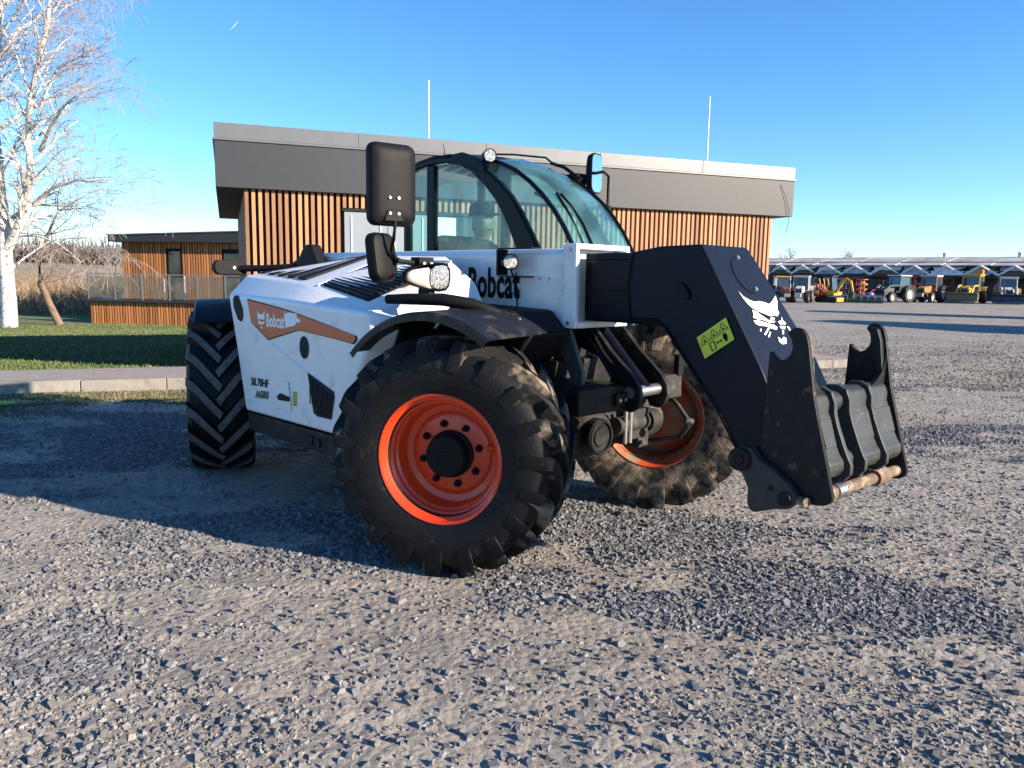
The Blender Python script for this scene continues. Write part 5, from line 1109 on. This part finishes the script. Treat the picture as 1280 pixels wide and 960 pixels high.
def tractor(name, label, x, y, heading, body, roof, frame='v_black', rim='v_grey', s=1.0, fr=.5, rr=.78, loader=None, cat='tractor', hood=None, group=None):
    t = empty(name, (x, y, 0), heading); s *= .83; t.scale = (s, s, s); tag(t, label, cat, group)
    hood = hood or body
    mb = MB(); mb.box((-1.2, -.3, .5), (1.9, .3, .95)); mb.build('chassis', 'v_black', t, bev=.04)
    mb = MB(); mb.prism([(.25, .95), (2.0, .95), (2.08, 1.2), (1.95, 1.45), (.25, 1.62)], 'y', -.38, .38); mb.build('bonnet', hood, t, bev=.08, seg=2)
    mb = MB(); mb.box((2.082, -.26, 1.0), (2.10, .26, 1.32)); mb.build('front_grille', 'v_black', t)
    for q in (-.2, .2):
        mb = MB(); mb.cyl((2.0, q, 1.38), (2.05, q, 1.36), .08, .08, 10); mb.build('headlight', 'lens', t)
    mb = MB(); mb.box((2.0, -.3, .55), (2.35, .3, .9)); mb.build('front_weight', 'v_grey' if body != 'v_white' else 'v_white', t, bev=.04)
    vcab(t, -1.15, .35, .72, 1.15, 2.45, frame, roof)
    mb = MB(); mb.cyl((.45, -.45, 1.5), (.45, -.45, 2.3), .05, .05, 8); mb.build('exhaust', 'v_black', t)
    for q in (-1, 1):
        vwheel(t, 1.45, q*.78, fr, .36, rim); vwheel(t, -.75, q*.85, rr, .48, rim)
        mb = MB(); A = [(rr+.08)*1 for _ in range(1)]; pts = [(-.75+(rr+.09)*math.cos(a), rr+(rr+.09)*math.sin(a)) for a in np.linspace(R(30), R(150), 9)]; pin = [(-.75+(rr+.03)*math.cos(a), rr+(rr+.03)*math.sin(a)) for a in np.linspace(R(150), R(30), 9)]
        mb.prism(pts+pin, 'y', q*.85-.28, q*.85+.28); mb.build('mudguard', body, t)
    if loader:
        col, zb, xb, bw, bcol = loader
        for q in (-1, 1):
            mb = MB(); mb.tube([(.3, q*.62, 1.6), (1.6, q*.62, 1.55), (xb-.3, q*.62, zb+.45)], .085, 6); mb.build('loader_arm', col, t)
        mb = MB(); mb.prism([(xb-.35, zb), (xb+.35, zb-.06), (xb+.30, zb+.05), (xb-.18, zb+.15), (xb-.22, zb+.62), (xb-.05, zb+.80), (xb-.15, zb+.86), (xb-.38, zb+.70)], 'y', -bw/2, bw/2); mb.build('bucket', bcol, t, bev=.02)
    return t
to_cam = lambda x, y: math.atan2(-y, -x)
def T(px, py=377.5):      # ground spot for a machine in the far row
    cr, srr = math.cos(ROLL), math.sin(ROLL); a, b = px-640, py-480; xx, yy = cr*a+srr*b, -srr*a+cr*b
    d = Vector((xx/960, math.cos(PITCH)-math.sin(PITCH)*yy/960, -math.sin(PITCH)-math.cos(PITCH)*yy/960)); t = -CAMH/d.z; return d.x*t, d.y*t
x, y = T(977); tractor('tractor', 'red and white tractor with a cream roof beside the white tractor', x, y, to_cam(x, y)+R(12), 'v_red', 'v_yellow', 'v_white', 'v_white', .88)
x, y = T(1000, 378); tractor('tractor', 'white tractor with white front weight facing the yard', x, y, to_cam(x, y)+R(-6), 'v_white', 'v_white', 'v_white', s=.9)
# red trailed machine with a green seat box
x, y = T(1019); t = empty('baler', (x, y, 0), to_cam(x, y)+R(30)); t.scale = (.84, .84, .84); tag(t, 'red baler with yellow tines between the white tractor and excavator', 'baler')
mb = MB(); mb.prism([(-1.1, .5), (.8, .5), (1.1, .9), (.9, 1.6), (-1.1, 1.7)], 'y', -.7, .7); mb.build('housing', 'v_red', t, bev=.06)
mb = MB(); mb.box((-.5, -.3, 1.7), (.2, .3, 2.2)); mb.build('seat_box', 'v_green', t, bev=.04)
for q in (-.6, .6): vwheel(t, -.2, q*1.3, .42, .28)
for q in (-.4, 0, .4):
    mb = MB(); mb.tube([(1.0, q, .7), (1.3, q, 1.6), (1.1, q, 2.1)], .06, 6); mb.build('tine', 'v_yellow', t)
# yellow mini excavator
x, y = T(1037, 378); t = empty('mini_excavator', (x, y, 0), to_cam(x, y)+R(60)); t.scale = (.84, .84, .84); tag(t, 'yellow mini excavator with raised bent arm on black tracks', 'excavator')
for q in (-1, 1):
    mb = MB(); mb.prism(roundrect(2.0, .48, .22, 4), 'y', q*.62-.19, q*.62+.19); mb.v = [(a, b, c+.26) for a, b, c in mb.v]; mb.build('track', 'v_rubber', t)
mb = MB(); mb.prism([(-1.0, .62), (.75, .62), (.75, .95), (-.4, 1.15), (-1.05, 1.15)], 'y', -.68, .68); mb.build('body', 'v_yellow', t, bev=.06)
vcab(t, -.55, .45, .42, 1.1, 2.25, 'v_black', 'v_black')
mb = MB(); mb.tube([(.8, -.45, .9), (1.3, -.45, 1.8), (1.7, -.45, 2.1), (2.1, -.45, 1.9), (2.35, -.45, 1.0)], [.13, .13, .12, .11, .09], 6); mb.build('arm', 'v_yellow', t)
mb = MB(); mb.prism([(2.2, 1.0), (2.5, .95), (2.45, .5), (2.2, .35), (2.05, .6)], 'y', -.65, -.25); mb.build('bucket', 'v_black', t)
mb = MB(); mb.box((.95, -.75, .1), (1.1, .75, .45)); mb.build('blade', 'v_yellow', t)
# folded harrow
def harrow(name, label, px, py, h, n, col, seed, w=2.4):
    x, y = T(px, py); t = empty(name, (x, y, 0), to_cam(x, y)+PI/2); t.scale = (.85, .85, .85); tag(t, label, 'implement'); r = random.Random(seed)
    mb = MB(); mb.box((-w/2, -.15, .45), (w/2, .15, .62)); mb.box((-.12, -.2, .45), (.12, .2, h)); mb.build('frame', col, t)
    for i in range(n):
        u = -w/2+w*(i+.5)/n
        mb = MB(); mb.tube([(u, 0, .5), (u+r.uniform(-.1, .1), r.uniform(-.3, .3), h*r.uniform(.6, 1))], .06, 5); mb.tube([(u, 0, .5), (u+.1, -.35, .25), (u, -.3, 0)], .04, 5); mb.build('tine', col, t)
    for i in range(4):
        z = .5+(h-.6)*i/3; mb = MB(); mb.cyl((-w*.42, r.uniform(-.2, .2), z), (w*.42, r.uniform(-.2, .2), z+r.uniform(-.2, .2)), .07, .07, 6); mb.build('cross_bar', col, t)
    return t
harrow('disc_harrow', 'tall folded red harrow beside the yellow excavator', 1064, 376, 2.3, 7, 'v_red', 2)
x, y = T(1076, 375); t = empty('wooden_reels', (x, y, 0), 0); t.scale = (.84, .84, .84); tag(t, 'stack of orange brown wooden cable reels behind the harrow', 'cable reel')
for i in range(4):
    mb = MB(); z = .0+.55*i; mb.lathe([(.0005, z), (.55, z), (.55, z+.08), (.28, z+.1), (.28, z+.42), (.55, z+.44), (.55, z+.52), (.0005, z+.52)], None, 16); mb.build('reel', 'v_orange', t, smooth=40)
x, y = T(1076, 379); t = empty('roller_bar', (x, y, 0), to_cam(x, y)+PI/2); tag(t, 'low grey green roller lying in front of the red harrow', 'implement')
mb = MB(); mb.cyl((-1.5, 0, .25), (1.5, 0, .25), .22, .22, 12); mb.build('roller', 'v_green', t, smooth=40); mb = MB(); mb.box((-1.6, -.1, .5), (1.6, .1, .6)); mb.build('frame', 'v_grey', t)
for i in range(7):
    mb = MB(); mb.lathe([(.22, -.02), (.30, -.02), (.30, .02), (.22, .02)], Matrix.Translation((-1.4+.46*i, 0, .25)) @ Matrix.Rotation(PI/2, 4, 'Y'), 14, close=True); mb.build('ring', 'v_grey', t)
x, y = T(1086, 378); t = empty('mower_deck', (x, y, 0), .4); tag(t, 'small violet mower deck beside the black loader tractor', 'mower')
mb = MB(); mb.lathe([(.9, .1), (.95, .35), (.7, .5), (.35, .6), (.3, .75), (.0005, .78)], None, 18); mb.build('deck', 'v_violet', t, smooth=40); mb = MB(); mb.tube([(0, 0, .7), (.4, 0, 1.0), (.9, 0, .6)], .06, 6); mb.build('hitch_bar', 'v_red', t)
for a in (0, 2.1, 4.2): vwheel(t, .8*math.cos(a), .8*math.sin(a), .16, .12)
x, y = T(1118, 378); tractor('loader_tractor', 'black tractor with a front loader and white rear wheels', x, y, to_cam(x, y)+R(-38), 'v_black', 'v_white', 'v_black', 'v_white', 1.0, loader=('v_green', .35, 2.9, 2.0, 'v_black'))
harrow('power_harrow', 'red tined implement standing behind the black loader tractor', 1141, 374, 2.6, 8, 'v_red', 5, 2.8)
x, y = T(1160, 378); tractor('tractor', 'dark tractor with orange bonnet sides and cream roof', x, y, to_cam(x, y)+R(-20), 'v_black', 'v_white', 'v_orange', 'v_white', 1.02, hood='v_orange')
harrow('hay_rake', 'red rake with raised arms behind the yellow backhoe', 1190, 374, 2.6, 8, 'v_pink', 6, 3.2)
x, y = T(1212, 379); t = tractor('backhoe_loader', 'yellow backhoe loader with a wide olive front bucket', x, y, to_cam(x, y)+R(-14), 'v_yellow', 'v_yellow', 'v_yellow', 'v_yellow', 1.08, .55, .72, loader=('v_yellow', .12, 2.9, 2.5, 'v_olive'), cat='backhoe')
mb = MB(); mb.tube([(-1.4, .2, 1.0), (-2.0, .2, 2.4), (-1.8, .2, 3.0), (-1.5, .2, 2.8)], [.16, .15, .15, .12], 6); mb.build('backhoe_arm', 'v_yellow', t)
mb = MB(); mb.box((-1.9, -.05, 2.55), (-1.35, .5, 3.05)); mb.build('backhoe_bucket', 'v_orange', t, bev=.05)
x, y = T(1258, 380); t = tractor('wheel_loader', 'white and yellow loader with a wide black bucket', x, y, to_cam(x, y)+R(4), 'v_yellow', 'v_white', 'v_white', 'v_white', 1.0, .55, .7, loader=('v_white', .12, 2.9, 2.7, 'v_navy'), cat='loader', hood='v_white')
x, y = T(1249, 377); t = empty('covered_machine', (x, y, 0), to_cam(x, y)); t.scale = (.84, .84, .84); tag(t, 'machine under a bright red cover between the backhoe and the white loader', 'covered machine')
mb = MB(); mb.lathe([(1.0, .9), (1.05, 1.2), (.9, 1.7), (.5, 2.1), (.0005, 2.2)], Matrix.Diagonal((1, .7, 1, 1)), 16); mb.build('cover', 'v_pink', t, smooth=60); mb = MB(); mb.box((-1.0, -.6, .3), (1.0, .6, 1.0)); mb.build('body', 'v_black', t, bev=.05)
for q in (-1, 1): vwheel(t, .6, q*.6, .35, .2); vwheel(t, -.6, q*.6, .35, .2)
x, y = T(1240, 375); t = empty('parked_car', (x, y, 0), to_cam(x, y)+R(70)); t.scale = (.84, .84, .84); tag(t, 'dark blue van parked behind the yellow backhoe', 'van')
mb = MB(); mb.prism([(-2.2, .35), (2.2, .35), (2.2, .95), (1.5, 1.1), (.9, 1.9), (-2.1, 1.95), (-2.25, 1.2)], 'y', -.85, .85); mb.build('body', 'v_blue', t, bev=.1, seg=2)
mb = MB(); mb.prism([(1.42, 1.12), (.92, 1.8), (-1.9, 1.82), (-1.95, 1.2)], 'y', -.87, .87); mb.build('window', 'v_glass', t)
for q in (-1, 1): vwheel(t, 1.4, q*.75, .34, .22); vwheel(t, -1.4, q*.75, .34, .22)
harrow('seed_drill', 'dark seed drill with red cross bars between the roller and the loader tractor', 1097, 374.5, 2.2, 9, 'v_black', 12, 3.0)
harrow('field_cultivator', 'rusty brown cultivator standing behind the orange tractor', 1174, 374, 2.3, 9, 'shed_brown', 13, 3.0)
harrow('tedder', 'dark red tedder folded beside the white loader', 1232, 374, 2.6, 8, 'v_red', 14, 2.6)
harrow('subsoiler', 'grey subsoiler standing between the red baler and the reels', 1052, 374, 2.2, 7, 'v_grey', 15, 2.2)
# two dark box lorries at the yard's right edge, whose shadows reach in
def lorry(x, y, rz, label):
    t = empty('box_lorry', (x, y, 0), rz); tag(t, label, 'lorry')
    mb = MB(); mb.box((-5.0, -1.2, .95), (1.6, 1.2, 3.5)); mb.build('cargo_box', 'v_navy', t, bev=.05)
    mb = MB(); mb.prism([(1.8, .6), (3.9, .6), (3.95, 1.5), (3.6, 2.6), (1.8, 2.75)], 'y', -1.15, 1.15); c = mb.build('cab', 'v_navy', t, bev=.12, seg=3)
    mb = MB(); mb.prism([(3.935, 1.55), (3.96, 1.55), (3.64, 2.5), (3.61, 2.5)], 'y', -1.0, 1.0); mb.build('windscreen', 'v_glass', c)
    mb = MB(); mb.box((-4.9, -.5, .55), (3.6, .5, .94)); mb.build('chassis', 'v_black', t)
    for q in (-1, 1):
        for xx in (2.9, -3.0, -4.1): vwheel(t, xx, q*.95, .48, .3)
        mb = MB(); mb.cyl((3.9, q*.85, .95), (3.97, q*.85, .95), .12, .12, 12); mb.build('headlight', 'lens', c)
lorry(28.7, 34.0, R(-33), 'dark blue box lorry standing at the edge of the gravel yard')
lorry(24.0, 22.6, R(-60), 'dark box lorry parked by the yard well clear of the pavilion')

# bare trees behind the shed
for i, (px, hgt, dd) in enumerate(((978, 5.2, 98), (990, 3.2, 100), (1046, 5.0, 96), (1074, 3.4, 99), (1120, 2.6, 98))):
    X = (px-640)/960*dd; t = empty('bare_tree', (X, dd, 0)); tag(t, ('tall bare forked tree behind the shed roof near the pavilion', 'low bare bush beside the tall forked tree behind the shed', 'tall bare tree behind the shed roof above the excavator', 'short spreading bare tree behind the shed above the harrow', 'lowest bare treetop just clearing the shed roof')[i], 'tree', 'bare trees behind the shed')
    mb = MB(); tw = MB(); mb.tube([(0, 0, 0), (.1, 0, 2.5), (.15, .1, hgt*.75)], [.14, .11, .07], 6, cap=False)
    for k in range(7): grow(mb, Vector((.12, .05, rb.uniform(2.4, hgt*.8))), Vector((rb.gauss(0, .6), rb.gauss(0, .6), 1)), hgt*rb.uniform(.3, .45), .05, 1, rb, .0, {1: 6}, tw, .022)
    mb.build('trunk', 'brown_bark', t, fixn=False); tw.build('crown', 'brown_bark', t, fixn=False)
# contrail, kilometres up
d = Vector((-.356, 1, .296)).normalized(); p = Vector((0, 0, 1.5))+d*9000; q = p+Vector((85, 0, 85))
mb = MB(); mb.tube([p, p.lerp(q, .5)+Vector((5, 0, 0)), q], [.8, 2.2, .6], 8); o = mb.build('contrail', 'contrail', None); o.parent = None
tag(o, 'short white contrail high in the blue sky', 'contrail')
